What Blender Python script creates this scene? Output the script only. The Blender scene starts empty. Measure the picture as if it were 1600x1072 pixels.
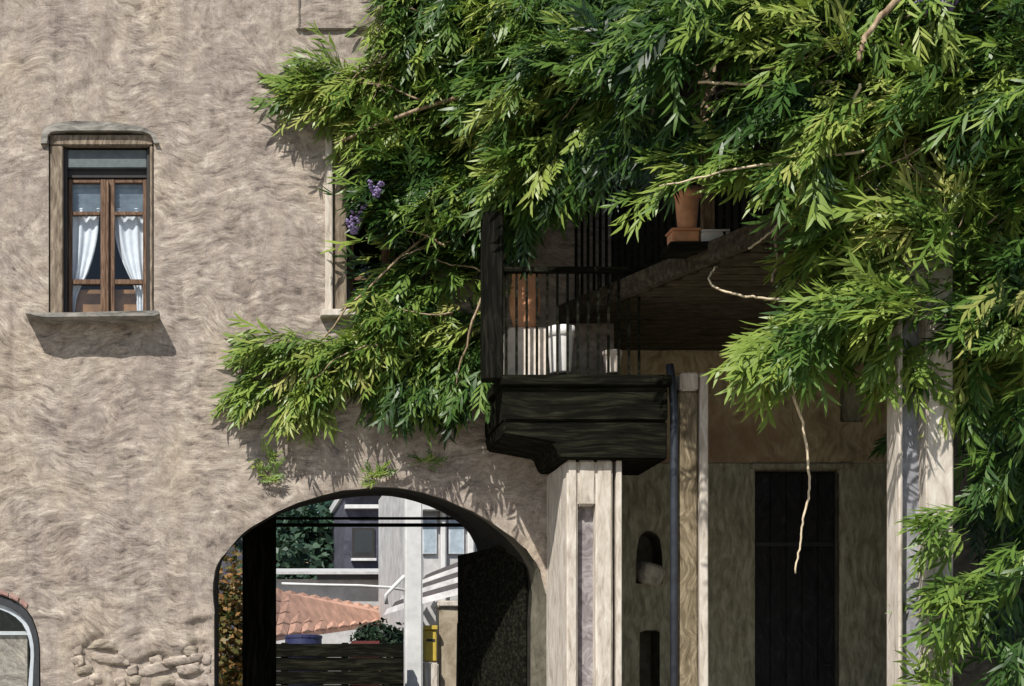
import bpy, bmesh, math, random
import numpy as np
from mathutils import Vector, Matrix, noise as mnoise

# ------------------------------------------------------------------ camera, light, exposure
scene = bpy.context.scene
COL = scene.collection
random.seed(7)
F = 2562.0            # focal length in photo pixels: 14 m from the facade, 183 px per metre there
CX, CY = 300.0, 1150.0
CAMY, EYE = -14.0, 1.6

cam_d = bpy.data.cameras.new('camera')
cam = bpy.data.objects.new('camera', cam_d)
COL.objects.link(cam)
cam.location = (0, CAMY, EYE)
cam.rotation_euler = (math.radians(90), 0, 0)
cam_d.sensor_width = 36
cam_d.lens = 36 * F / 1600.0
cam_d.shift_x = (800 - CX) / 1600.0
cam_d.shift_y = (CY - 536) / 1600.0
cam_d.clip_end = 600
scene.camera = cam

SUN = Vector((0.70, 1.0, -1.40)).normalized()          # direction the light travels
world = bpy.data.worlds.new('World')
scene.world = world
world.use_nodes = True
wn = world.node_tree
sky = wn.nodes.new('ShaderNodeTexSky')
sky.sky_type = 'NISHITA'
sky.sun_disc = False
sky.sun_elevation = math.asin(-SUN.z)
sky.sun_rotation = math.atan2(-SUN.x, -SUN.y)
bg = wn.nodes['Background']
bg.inputs['Strength'].default_value = 0.088
wn.links.new(sky.outputs[0], bg.inputs['Color'])
sd = bpy.data.lights.new('sun', 'SUN')
sd.energy = 4.8
sd.angle = math.radians(0.5)
sd.color = (1.0, 0.965, 0.90)
so = bpy.data.objects.new('sun', sd)
COL.objects.link(so)
so.rotation_euler = SUN.to_track_quat('-Z', 'Y').to_euler()
vs = scene.view_settings
vs.view_transform = 'Standard'
vs.look = 'None'
vs.gamma = 1
vs.use_curve_mapping = False
vs.exposure = 0.27
scene.render.engine = 'CYCLES'
scene.cycles.max_bounces = 6
scene.cycles.transparent_max_bounces = 8


def P(px, py, d):
    """point at distance d in front of the camera that shows at a pixel of the photograph"""
    return Vector(((px - CX) * d / F, CAMY + d, EYE + (CY - py) * d / F))


def X(px, d): return (px - CX) * d / F
def Z(py, d): return EYE + (CY - py) * d / F


# ------------------------------------------------------------------ objects
def empty(name, loc, label, cat, group=None, kind=None):
    o = bpy.data.objects.new(name, None)
    COL.objects.link(o)
    o.location = loc
    o.empty_display_size = 0.2
    o['label'] = label
    o['category'] = cat
    if group: o['group'] = group
    if kind: o['kind'] = kind
    return o


def origin(o):
    v = Vector((0, 0, 0))
    while o is not None:
        v += o.location
        o = o.parent
    return v


def link_mesh(name, me, parent=None, loc=None):
    o = bpy.data.objects.new(name, me)
    COL.objects.link(o)
    if parent is not None: o.parent = parent
    if loc is not None: o.location = loc
    return o


class MB:
    def __init__(self):
        self.v, self.f = [], []

    def add(self, vs, fs):
        n = len(self.v)
        self.v += [tuple(p) for p in vs]
        self.f += [tuple(i + n for i in f) for f in fs]
        return self

    def box(self, x0, x1, y0, y1, z0, z1):
        vs = [(x, y, z) for x in (x0, x1) for y in (y0, y1) for z in (z0, z1)]
        return self.add(vs, [(0, 1, 3, 2), (4, 6, 7, 5), (0, 4, 5, 1), (2, 3, 7, 6), (0, 2, 6, 4), (1, 5, 7, 3)])

    def bar(self, a, b, w, h, up=(0, 0, 1)):
        """a bar of section w x h from a to b"""
        a, b = Vector(a), Vector(b)
        t = (b - a).normalized()
        s = t.cross(Vector(up))
        if s.length < 1e-4: s = t.cross(Vector((0, 1, 0)))
        s.normalize()
        u = s.cross(t)
        vs = [p + s * (i * w / 2) + u * (j * h / 2) for p in (a, b) for i, j in ((-1, -1), (1, -1), (1, 1), (-1, 1))]
        return self.add(vs, [(3, 2, 1, 0), (4, 5, 6, 7), (0, 1, 5, 4), (1, 2, 6, 5), (2, 3, 7, 6), (3, 0, 4, 7)])

    def tube(self, pts, r, n=8, cap=True):
        pts = [Vector(p) for p in pts]
        rs = r if isinstance(r, (list, tuple)) else [r] * len(pts)
        vs, fs = [], []
        ref = Vector((0.3, 0.2, 1)).normalized()
        for i, p in enumerate(pts):
            t = (pts[min(i + 1, len(pts) - 1)] - pts[max(i - 1, 0)]).normalized()
            s = t.cross(ref)
            if s.length < 0.05: s = t.cross(Vector((1, 0, 0)))
            s.normalize()
            u = s.cross(t)
            for k in range(n):
                a = 2 * math.pi * k / n
                vs.append(p + (s * math.cos(a) + u * math.sin(a)) * rs[i])
        for i in range(len(pts) - 1):
            for k in range(n):
                fs.append((i * n + k, i * n + (k + 1) % n, (i + 1) * n + (k + 1) % n, (i + 1) * n + k))
        if cap:
            fs.append(tuple(range(n - 1, -1, -1)))
            fs.append(tuple((len(pts) - 1) * n + k for k in range(n)))
        return self.add(vs, fs)

    def lathe(self, c, prof, n=20):
        vs, fs = [], []
        for r, z in prof:
            for k in range(n):
                a = 2 * math.pi * k / n
                vs.append((c[0] + r * math.cos(a), c[1] + r * math.sin(a), c[2] + z))
        for i in range(len(prof) - 1):
            for k in range(n):
                fs.append((i * n + k, i * n + (k + 1) % n, (i + 1) * n + (k + 1) % n, (i + 1) * n + k))
        fs.append(tuple(range(n - 1, -1, -1)))
        return self.add(vs, fs)

    def prism(self, poly, y0, y1):
        """poly: list of (x, z), extruded along y"""
        n = len(poly)
        vs = [(x, y0, z) for x, z in poly] + [(x, y1, z) for x, z in poly]
        fs = [tuple(range(n)), tuple(range(2 * n - 1, n - 1, -1))]
        fs += [(i, i + n, (i + 1) % n + n, (i + 1) % n) for i in range(n)]
        return self.add(vs, fs)

    def build(self, name, mat, parent=None, bevel=0.0, smooth=False, rough=0.0, loc=None):
        base = origin(parent) if parent is not None else Vector((0, 0, 0))
        if loc is not None: base = base + Vector(loc)
        me = bpy.data.meshes.new(name)
        me.from_pydata([tuple(Vector(p) - base) for p in self.v], [], self.f)
        if bevel or rough:
            bm = bmesh.new()
            bm.from_mesh(me)
            bmesh.ops.recalc_face_normals(bm, faces=bm.faces)
            if rough:
                bmesh.ops.subdivide_edges(bm, edges=[e for e in bm.edges if e.calc_length() > 0.25], cuts=5, use_grid_fill=True)
            if bevel:
                es = [e for e in bm.edges if len(e.link_faces) == 2 and e.calc_face_angle(0) > 0.6]
                bmesh.ops.bevel(bm, geom=es, offset=bevel, segments=2, affect='EDGES', clamp_overlap=True)
            if rough:
                for v in bm.verts:
                    q = (v.co + base) * 5.0
                    v.co += Vector((mnoise.noise(q), mnoise.noise(q + Vector((9, 3, 1))), mnoise.noise(q + Vector((1, 8, 5))))) * rough
            bm.to_mesh(me)
            bm.free()
        else:
            bm = bmesh.new()
            bm.from_mesh(me)
            bmesh.ops.recalc_face_normals(bm, faces=bm.faces)
            bm.to_mesh(me)
            bm.free()
        if smooth:
            for p in me.polygons: p.use_smooth = True
        me.materials.append(mat)
        return link_mesh(name, me, parent, loc)


# ------------------------------------------------------------------ materials
def new_mat(name):
    m = bpy.data.materials.new(name)
    m.use_nodes = True
    nt = m.node_tree
    return m, nt, nt.nodes['Principled BSDF']


def ramp(nt, fac, stops):
    r = nt.nodes.new('ShaderNodeValToRGB')
    el = r.color_ramp.elements
    while len(el) > 1: el.remove(el[-1])
    el[0].position = stops[0][0]
    el[0].color = (*stops[0][1], 1)
    for p, c in stops[1:]:
        e = el.new(p)
        e.color = (*c, 1)
    nt.links.new(fac, r.inputs[0])
    return r.outputs[0]


def noise_node(nt, vec, scale, detail=5, rough=0.6, dist=0.0):
    n = nt.nodes.new('ShaderNodeTexNoise')
    n.inputs['Scale'].default_value = scale
    n.inputs['Detail'].default_value = detail
    n.inputs['Roughness'].default_value = rough
    n.inputs['Distortion'].default_value = dist
    nt.links.new(vec, n.inputs['Vector'])
    return n


def vmath(nt, op, a, b):
    n = nt.nodes.new('ShaderNodeVectorMath')
    n.operation = op
    nt.links.new(a, n.inputs[0])
    if isinstance(b, tuple): n.inputs[1].default_value = b
    else: nt.links.new(b, n.inputs[1])
    return n.outputs[0]


def mix(nt, fac, a, b, typ='MIX'):
    n = nt.nodes.new('ShaderNodeMix')
    n.data_type = 'RGBA'
    n.blend_type = typ
    if isinstance(fac, float): n.inputs[0].default_value = fac
    else: nt.links.new(fac, n.inputs[0])
    for s, v in ((n.inputs[6], a), (n.inputs[7], b)):
        if isinstance(v, tuple): s.default_value = (*v, 1)
        else: nt.links.new(v, s)
    return n.outputs[2]


def streaky(name, stops, stretch=(2.5, 2.5, 9.0), warp=1.0, warp_scale=1.6, scale=1.0, patch=None, bump=0.5, bdist=0.02,
            rough=0.9, detail=6, spec=0.2):
    """plaster, stone or timber whose grain runs in warped streaks"""
    m, nt, b = new_mat(name)
    pos = nt.nodes.new('ShaderNodeNewGeometry').outputs['Position']
    w = noise_node(nt, pos, warp_scale, 2, 0.5)
    off = vmath(nt, 'MULTIPLY', vmath(nt, 'SUBTRACT', w.outputs['Color'], (0.5, 0.5, 0.5)), (warp, warp, warp))
    p2 = vmath(nt, 'MULTIPLY', vmath(nt, 'ADD', pos, off), stretch)
    n1 = noise_node(nt, p2, scale, detail, 0.62, 0.4)
    col = ramp(nt, n1.outputs['Fac'], stops)
    if patch:
        n2 = noise_node(nt, pos, patch[0], 4, 0.6, 0.6)
        f = ramp(nt, n2.outputs['Fac'], [(patch[2], (0, 0, 0)), (patch[3], (1, 1, 1))])
        col = mix(nt, f, col, patch[1], 'MULTIPLY' if len(patch) > 4 else 'MIX')
    nt.links.new(col, b.inputs['Base Color'])
    b.inputs['Roughness'].default_value = rough
    b.inputs['Specular IOR Level'].default_value = spec
    bp = nt.nodes.new('ShaderNodeBump')
    bp.inputs['Strength'].default_value = bump
    bp.inputs['Distance'].default_value = bdist
    nt.links.new(n1.outputs['Fac'], bp.inputs['Height'])
    nt.links.new(bp.outputs[0], b.inputs['Normal'])
    return m


def facade_mat(dark=1.0):
    m, nt, b = new_mat('rough_limewash')
    pos = nt.nodes.new('ShaderNodeNewGeometry').outputs['Position']
    w = noise_node(nt, pos, 1.1, 3, 0.55)
    off = vmath(nt, 'MULTIPLY', vmath(nt, 'SUBTRACT', w.outputs['Color'], (0.5, 0.5, 0.5)), (0.5, 0.3, 0.5))
    w2 = noise_node(nt, pos, 6.0, 2, 0.5)
    off2 = vmath(nt, 'MULTIPLY', vmath(nt, 'SUBTRACT', w2.outputs['Color'], (0.5, 0.5, 0.5)), (0.06, 0.05, 0.035))
    q = vmath(nt, 'ADD', vmath(nt, 'ADD', pos, off), off2)
    def strokes(sa, sb):
        a = noise_node(nt, vmath(nt, 'MULTIPLY', q, sa), 1.0, 9, 0.72, 0.0)
        b_ = noise_node(nt, vmath(nt, 'MULTIPLY', q, sb), 1.0, 6, 0.72, 0.0)
        return a.outputs['Fac'], b_.outputs['Fac']

    def fmix(f, a, b_):
        n = nt.nodes.new('ShaderNodeMix')
        nt.links.new(f, n.inputs[0])
        nt.links.new(a, n.inputs[2])
        nt.links.new(b_, n.inputs[3])
        return n.outputs[0]
    h1, h2 = strokes((6.0, 6, 17), (10, 8, 56))
    tilt = nt.nodes.new('ShaderNodeVectorRotate')
    tilt.rotation_type = 'Y_AXIS'
    tilt.inputs['Angle'].default_value = 0.75
    nt.links.new(q, tilt.inputs['Vector'])
    q_keep = q
    q = tilt.outputs[0]
    d1, d2 = strokes((17, 6, 6.5), (52, 8, 10))
    q = q_keep
    v1, v2 = strokes((8, 8, 9), (30, 20, 26))
    ma_ = noise_node(nt, pos, 1.7, 4, 0.6, 0.5)
    mb_ = noise_node(nt, vmath(nt, 'ADD', pos, (7.3, 1.1, 3.9)), 1.3, 4, 0.6, 0.5)
    fa = ramp(nt, ma_.outputs['Fac'], [(0.54, (0, 0, 0)), (0.62, (1, 1, 1))])
    fb = ramp(nt, mb_.outputs['Fac'], [(0.50, (0, 0, 0)), (0.62, (0.85, 0.85, 0.85))])
    N1 = fmix(fb, fmix(fa, h1, d1), v1)
    N2 = fmix(fb, fmix(fa, h2, d2), v2)
    fine = noise_node(nt, pos, 95, 3, 0.7)
    big = noise_node(nt, pos, 0.9, 6, 0.66, 0.4)
    stain = noise_node(nt, vmath(nt, 'MULTIPLY', pos, (5.0, 5.0, 0.55)), 1.0, 5, 0.65, 0.3)
    c = ramp(nt, N1, [(0.33, (0.13, 0.108, 0.096)), (0.44, (0.285, 0.243, 0.212)), (0.53, (0.365, 0.316, 0.274)),
                                     (0.66, (0.53, 0.472, 0.41))])
    c2 = ramp(nt, N2, [(0.34, (0.36, 0.345, 0.33)), (0.45, (0.95, 0.95, 0.95)), (0.66, (1.34, 1.33, 1.30))])
    c = mix(nt, 0.68, c, c2, 'MULTIPLY')
    c3 = ramp(nt, fine.outputs['Fac'], [(0.3, (0.66, 0.65, 0.64)), (0.7, (1.26, 1.26, 1.26))])
    c = mix(nt, 0.7, c, c3, 'MULTIPLY')
    c4 = ramp(nt, big.outputs['Fac'], [(0.3, (0.74, 0.71, 0.72)), (0.5, (1.0, 0.99, 0.98)), (0.7, (1.10, 1.05, 0.95))])
    c = mix(nt, 0.9, c, c4, 'MULTIPLY')
    c5 = ramp(nt, stain.outputs['Fac'], [(0.34, (0.70, 0.68, 0.66)), (0.46, (1, 1, 1)), (0.66, (1.05, 1.03, 0.98))])
    c = mix(nt, 0.8, c, c5, 'MULTIPLY')
    nt.links.new(c, b.inputs['Base Color'])
    b.inputs['Roughness'].default_value = 0.95
    b.inputs['Specular IOR Level'].default_value = 0.1
    add = nt.nodes.new('ShaderNodeMath')
    add.operation = 'MULTIPLY_ADD'
    nt.links.new(N2, add.inputs[0])
    add.inputs[1].default_value = 0.5
    nt.links.new(N1, add.inputs[2])
    bp = nt.nodes.new('ShaderNodeBump')
    bp.inputs['Strength'].default_value = 0.36
    bp.inputs['Distance'].default_value = 0.02
    nt.links.new(add.outputs[0], bp.inputs['Height'])
    nt.links.new(bp.outputs[0], b.inputs['Normal'])
    return m


def plain(name, col, rough=0.6, var=0.25, scale=12, metal=0.0, bump=0.15):
    m, nt, b = new_mat(name)
    tc = nt.nodes.new('ShaderNodeTexCoord').outputs['Object']
    n = noise_node(nt, tc, scale, 4, 0.6)
    c0 = tuple(x * (1 - var) for x in col)
    c1 = tuple(min(1, x * (1 + var)) for x in col)
    nt.links.new(ramp(nt, n.outputs['Fac'], [(0.3, c0), (0.7, c1)]), b.inputs['Base Color'])
    b.inputs['Roughness'].default_value = rough
    b.inputs['Metallic'].default_value = metal
    bp = nt.nodes.new('ShaderNodeBump')
    bp.inputs['Strength'].default_value = bump
    bp.inputs['Distance'].default_value = 0.01
    nt.links.new(n.outputs['Fac'], bp.inputs['Height'])
    nt.links.new(bp.outputs[0], b.inputs['Normal'])
    return m


def glass_mat(name, tint=(0.94, 0.96, 0.97), refl=0.025):
    m, nt, b = new_mat(name)
    nt.nodes.remove(b)
    t = nt.nodes.new('ShaderNodeBsdfTransparent')
    t.inputs[0].default_value = (*tint, 1)
    g = nt.nodes.new('ShaderNodeBsdfGlossy')
    g.inputs['Roughness'].default_value = 0.04
    mx = nt.nodes.new('ShaderNodeMixShader')
    lw = nt.nodes.new('ShaderNodeLayerWeight')
    lw.inputs[0].default_value = 0.25
    ma = nt.nodes.new('ShaderNodeMath')
    ma.operation = 'MULTIPLY_ADD'
    ma.inputs[1].default_value = 0.12
    ma.inputs[2].default_value = refl
    nt.links.new(lw.outputs['Facing'], ma.inputs[0])
    nt.links.new(ma.outputs[0], mx.inputs[0])
    nt.links.new(t.outputs[0], mx.inputs[1])
    nt.links.new(g.outputs[0], mx.inputs[2])
    nt.links.new(mx.outputs[0], nt.nodes['Material Output'].inputs[0])
    return m


def leaf_mat(name, stops, transl=0.35, rough=0.42):
    m, nt, b = new_mat(name)
    at = nt.nodes.new('ShaderNodeAttribute')
    at.attribute_name = 'tint'
    pos = nt.nodes.new('ShaderNodeTexCoord').outputs['Object']
    n = noise_node(nt, pos, 2.2, 2, 0.5)
    a = nt.nodes.new('ShaderNodeMath')
    a.operation = 'MULTIPLY_ADD'
    nt.links.new(n.outputs['Fac'], a.inputs[0])
    a.inputs[1].default_value = 0.5
    nt.links.new(at.outputs['Fac'], a.inputs[2])
    s = nt.nodes.new('ShaderNodeMath')
    s.operation = 'SUBTRACT'
    nt.links.new(a.outputs[0], s.inputs[0])
    s.inputs[1].default_value = 0.25
    c = ramp(nt, s.outputs[0], stops)
    nt.links.new(c, b.inputs['Base Color'])
    b.inputs['Roughness'].default_value = rough
    b.inputs['Specular IOR Level'].default_value = 0.28
    tr = nt.nodes.new('ShaderNodeBsdfTranslucent')
    nt.links.new(mix(nt, 0.6, c, (0.9, 1.0, 0.35), 'MULTIPLY'), tr.inputs[0])
    mx = nt.nodes.new('ShaderNodeMixShader')
    mx.inputs[0].default_value = transl
    nt.links.new(b.outputs[0], mx.inputs[1])
    nt.links.new(tr.outputs[0], mx.inputs[2])
    nt.links.new(mx.outputs[0], nt.nodes['Material Output'].inputs[0])
    return m


M = {}
M['facade'] = facade_mat()
M['rubble'] = streaky('brown_field_stone', [(0.3, (0.13, 0.105, 0.08)), (0.5, (0.29, 0.245, 0.19)), (0.72, (0.46, 0.40, 0.32))], (8, 8, 26), 0.4, bump=0.6, bdist=0.03)
M['hood'] = streaky('grey_worn_stone', [(0.3, (0.10, 0.095, 0.085)), (0.5, (0.24, 0.225, 0.20)), (0.72, (0.42, 0.39, 0.345))], (6, 8, 20), 0.3, bump=0.5)
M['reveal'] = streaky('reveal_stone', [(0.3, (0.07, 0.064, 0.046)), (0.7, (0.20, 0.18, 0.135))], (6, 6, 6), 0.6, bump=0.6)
M['vault'] = streaky('shade_dark_vault', [(0.3, (0.010, 0.009, 0.007)), (0.7, (0.032, 0.029, 0.022))], (5, 5, 5), 0.6, bump=0.6)  # shade of the passage put into a near-black stone colour
M['pale_stone'] = streaky('pale_dressed_stone', [(0.25, (0.25, 0.205, 0.165)), (0.45, (0.50, 0.44, 0.37)), (0.7, (0.69, 0.635, 0.56))],
                          (20, 20, 4.5), 0.15, 2.5, bump=0.45)
M['mauve_plaster'] = streaky('grey_mauve_plaster', [(0.28, (0.13, 0.11, 0.11)), (0.5, (0.25, 0.22, 0.225)), (0.72, (0.46, 0.43, 0.42))],
                             (9, 9, 9), 0.9, 3.0, bump=0.5)
M['grey_plaster'] = streaky('blue_grey_plaster', [(0.28, (0.16, 0.16, 0.17)), (0.5, (0.28, 0.28, 0.30)), (0.72, (0.42, 0.42, 0.45))],
                            (14, 14, 6), 0.5, 3.0, bump=0.4)
M['porch_stone'] = streaky('mossy_porch_stone', [(0.28, (0.19, 0.175, 0.12)), (0.5, (0.36, 0.335, 0.24)), (0.72, (0.56, 0.53, 0.40))],
                           (24, 24, 5.5), 0.16, 2.2, bump=0.5)
M['ochre'] = streaky('ochre_plaster', [(0.28, (0.25, 0.185, 0.105)), (0.5, (0.45, 0.36, 0.215)), (0.72, (0.64, 0.53, 0.35))],
                     (16, 16, 6), 0.5, 2.4, bump=0.4, patch=(1.6, (0.36, 0.22, 0.13), 0.5, 0.7))
M['post_wood'] = streaky('grey_brown_post', [(0.3, (0.08, 0.06, 0.035)), (0.5, (0.19, 0.15, 0.095)), (0.72, (0.42, 0.34, 0.23))],
                         (24, 24, 4), 0.5, 1.8, bump=0.5)
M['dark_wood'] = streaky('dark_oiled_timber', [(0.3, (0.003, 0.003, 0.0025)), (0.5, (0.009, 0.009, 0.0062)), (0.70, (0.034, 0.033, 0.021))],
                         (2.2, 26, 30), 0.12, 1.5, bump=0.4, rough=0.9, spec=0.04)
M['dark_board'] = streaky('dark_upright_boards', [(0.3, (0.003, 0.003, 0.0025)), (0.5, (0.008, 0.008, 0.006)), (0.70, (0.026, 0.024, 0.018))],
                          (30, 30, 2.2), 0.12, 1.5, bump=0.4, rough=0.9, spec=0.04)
M['soffit_wood'] = streaky('brown_soffit_boards', [(0.3, (0.022, 0.017, 0.010)), (0.5, (0.055, 0.044, 0.027)), (0.72, (0.12, 0.098, 0.064))],
                           (5, 24, 24), 0.4, 1.5, bump=0.4, rough=0.8)
M['door_black'] = streaky('black_painted_wood', [(0.3, (0.010, 0.010, 0.011)), (0.6, (0.028, 0.027, 0.030)), (0.75, (0.06, 0.058, 0.065))],
                          (24, 24, 5), 0.4, 2.0, bump=0.35, rough=0.6)
M['brown_frame'] = streaky('weathered_brown_frame', [(0.3, (0.09, 0.066, 0.045)), (0.5, (0.21, 0.165, 0.12)), (0.72, (0.38, 0.315, 0.24))],
                           (40, 40, 6), 0.15, 2.0, bump=0.3, rough=0.7)
M['casement'] = streaky('casement_wood', [(0.3, (0.055, 0.03, 0.018)), (0.5, (0.14, 0.082, 0.05)), (0.72, (0.26, 0.17, 0.11))],
                        (60, 60, 6), 0.1, 2.0, bump=0.2, rough=0.55)
M['dark_frame'] = plain('near_black_frame', (0.02, 0.017, 0.015), 0.6)
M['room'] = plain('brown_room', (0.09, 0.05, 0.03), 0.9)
M['box_grey'] = plain('grey_green_paint', (0.10, 0.12, 0.125), 0.6)
M['blind'] = plain('grey_blue_blind', (0.26, 0.31, 0.36), 0.7)
M['lace'] = plain('white_net_curtain', (0.78, 0.79, 0.82), 0.9, 0.1)
M['panel_wood'] = plain('varnished_panel', (0.30, 0.15, 0.06), 0.5, 0.4, 9)
M['glass'] = glass_mat('window_glass')
M['white_paint'] = plain('white_paint', (0.62, 0.615, 0.60), 0.6, 0.16, 5)
M['pale_metal'] = plain('pale_metal', (0.50, 0.54, 0.58), 0.45, 0.15)
M['iron'] = plain('dark_iron', (0.03, 0.032, 0.036), 0.5, 0.3, 20)
M['pipe'] = plain('lead_pipe', (0.045, 0.052, 0.066), 0.45, 0.3, 10, 0.3)
M['brick'] = streaky('pinkish_brick', [(0.3, (0.24, 0.13, 0.11)), (0.7, (0.45, 0.29, 0.25))], (20, 20, 20), 0.2, bump=0.4)
M['terracotta'] = plain('terracotta', (0.66, 0.32, 0.17), 0.8, 0.25, 9)
M['white_pot'] = plain('white_glaze', (0.75, 0.73, 0.70), 0.4, 0.1)
M['pale_pot'] = plain('buff_pot', (0.72, 0.63, 0.54), 0.7, 0.2)
M['stem'] = streaky('wisteria_bark', [(0.3, (0.14, 0.09, 0.055)), (0.5, (0.30, 0.22, 0.14)), (0.72, (0.52, 0.42, 0.29))], (30, 30, 8), 0.2, bump=0.5)
M['tendril'] = plain('dry_tendril', (0.58, 0.47, 0.32), 0.8, 0.2)
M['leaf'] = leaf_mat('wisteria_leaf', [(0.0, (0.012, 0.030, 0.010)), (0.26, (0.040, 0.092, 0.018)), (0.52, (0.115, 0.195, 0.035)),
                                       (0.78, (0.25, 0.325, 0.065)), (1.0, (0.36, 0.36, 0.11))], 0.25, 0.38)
M['hedge'] = leaf_mat('dark_hedge_leaf', [(0.0, (0.008, 0.02, 0.01)), (1.0, (0.03, 0.055, 0.03))], 0.15)
M['bush'] = leaf_mat('mid_bush_leaf', [(0.0, (0.02, 0.05, 0.025)), (1.0, (0.07, 0.12, 0.05))], 0.25)
M['autumn'] = leaf_mat('autumn_leaf', [(0.0, (0.06, 0.09, 0.025)), (0.45, (0.19, 0.15, 0.05)), (1.0, (0.36, 0.18, 0.075))], 0.3)
M['conifer'] = leaf_mat('bluish_conifer', [(0.0, (0.02, 0.05, 0.035)), (1.0, (0.07, 0.12, 0.075))], 0.2)
M['purple'] = plain('lilac_petals', (0.22, 0.16, 0.32), 0.7, 0.35, 30)
M['awning_cloth'] = plain('off_white_cloth', (0.42, 0.40, 0.39), 0.85, 0.3, 5)
M['awning_dark'] = plain('dark_brown_cloth', (0.06, 0.05, 0.05), 0.85)
M['tile'] = plain('orange_roof_tile', (0.52, 0.30, 0.215), 0.8, 0.3, 4)
M['white_wall'] = streaky('white_render', [(0.3, (0.34, 0.335, 0.33)), (0.7, (0.56, 0.55, 0.54))], (3, 3, 3), 0.4, bump=0.2)
M['grey_wall'] = streaky('slate_blue_render', [(0.3, (0.045, 0.045, 0.06)), (0.7, (0.11, 0.11, 0.14))], (4, 4, 4), 0.4, bump=0.2)
M['tan_wall'] = streaky('tan_render', [(0.3, (0.24, 0.19, 0.13)), (0.7, (0.46, 0.39, 0.29))], (6, 6, 6), 0.4, bump=0.4)
M['slate'] = plain('dark_slate', (0.06, 0.06, 0.07), 0.6)
M['yellow'] = plain('yellow_paint', (0.52, 0.38, 0.06), 0.5, 0.12)
M['blue'] = plain('blue_paint', (0.03, 0.035, 0.10), 0.5, 0.2)
M['red'] = plain('dull_red_paint', (0.13, 0.03, 0.03), 0.5, 0.2)
M['cobble'] = streaky('cobbles', [(0.3, (0.16, 0.145, 0.125)), (0.7, (0.36, 0.33, 0.28))], (9, 9, 9), 0.3, bump=0.8)
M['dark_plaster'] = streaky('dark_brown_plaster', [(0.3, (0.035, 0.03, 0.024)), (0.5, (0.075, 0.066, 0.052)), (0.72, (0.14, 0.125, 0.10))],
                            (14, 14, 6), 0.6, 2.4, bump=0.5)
M['loggia'] = plain('shade_dark_loggia', (0.035, 0.028, 0.02), 0.85, 0.3, 6)  # deep shade behind the railing put into the wall colour


# ------------------------------------------------------------------ walls with openings
def poly_dist(px, pz, poly):
    """nearest boundary point and inside flag for arrays of points"""
    best = np.full(px.shape, 1e9)
    bx = np.zeros_like(px)
    bz = np.zeros_like(pz)
    inside = np.zeros(px.shape, bool)
    n = len(poly)
    for i in range(n):
        ax, az = poly[i]
        cx, cz = poly[(i + 1) % n]
        dx, dz = cx - ax, cz - az
        L = dx * dx + dz * dz + 1e-12
        t = np.clip(((px - ax) * dx + (pz - az) * dz) / L, 0, 1)
        qx, qz = ax + t * dx, az + t * dz
        d = np.hypot(px - qx, pz - qz)
        k = d < best
        best = np.where(k, d, best)
        bx = np.where(k, qx, bx)
        bz = np.where(k, qz, bz)
        cr = ((az > pz) != (cz > pz)) & (px < dx * (pz - az) / (dz if abs(dz) > 1e-9 else 1e-9) + ax)
        inside ^= cr
    return best, bx, bz, inside


def wall_grid(name, x0, x1, z0, z1, cell, holes, Y, amp, mat, parent, freq=4.0, rubble=False):
    nx = max(2, int(round((x1 - x0) / cell)))
    nz = max(2, int(round((z1 - z0) / cell)))
    gx, gz = np.meshgrid(np.linspace(x0, x1, nx + 1), np.linspace(z0, z1, nz + 1), indexing='ij')
    vx, vz = gx.ravel().copy(), gz.ravel().copy()
    idx = np.arange(vx.size).reshape(nx + 1, nz + 1)
    faces = np.stack([idx[:-1, :-1], idx[1:, :-1], idx[1:, 1:], idx[:-1, 1:]], -1).reshape(-1, 4)
    fade = np.ones(vx.size)
    keep = np.ones(len(faces), bool)
    for poly in holes:
        cx, cz = vx[faces].mean(1), vz[faces].mean(1)
        _, _, _, ins = poly_dist(cx, cz, poly)
        rem = ins & keep
        touched_rem = np.zeros(vx.size, bool)
        touched_rem[faces[rem].ravel()] = True
        kept = keep & ~ins
        touched_keep = np.zeros(vx.size, bool)
        touched_keep[faces[kept].ravel()] = True
        border = touched_rem & touched_keep
        d, bx, bz, _ = poly_dist(vx, vz, poly)
        vx = np.where(border, bx, vx)
        vz = np.where(border, bz, vz)
        d = np.where(border, 0, d)
        fade = np.minimum(fade, np.clip(d / 0.09, 0, 1))
        keep = kept
    vy = np.empty(vx.size)
    for i in range(vx.size):
        q = Vector((vx[i] * freq, 0.0, vz[i] * freq * 1.4))
        vy[i] = mnoise.noise(q) + 0.5 * mnoise.noise(q * 2.7 + Vector((5, 2, 1)))
    if rubble:                       # worn patch where the render has gone: lumpier
        px_ = vx * F / D + CX
        py_ = CY - (vz - EYE) * F / D
        for i in np.nonzero((py_ > 930) & (px_ > 70))[0]:
            e = (py_[i] - 1000) / 50 + mnoise.noise(Vector((px_[i] / 42, py_[i] / 24, 2.2))) * 1.5
            k = min(1, max(0, e * 2.2)) * min(1, max(0, (px_[i] - 95) / 30))
            vy[i] = vy[i] + k * 0.036 / amp
    vy = Y + vy * amp * fade + (1 - fade) ** 2 * amp * 0.4
    faces = faces[keep]
    used = np.unique(faces)
    remap = np.full(vx.size, -1)
    remap[used] = np.arange(used.size)
    base = origin(parent)
    co = np.stack([vx, vy, vz], 1)[used] - np.array(base)
    me = bpy.data.meshes.new(name)
    me.from_pydata(co.tolist(), [], remap[faces].tolist())
    for p in me.polygons: p.use_smooth = True
    me.materials.append(mat)
    return link_mesh(name, me, parent)


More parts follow.
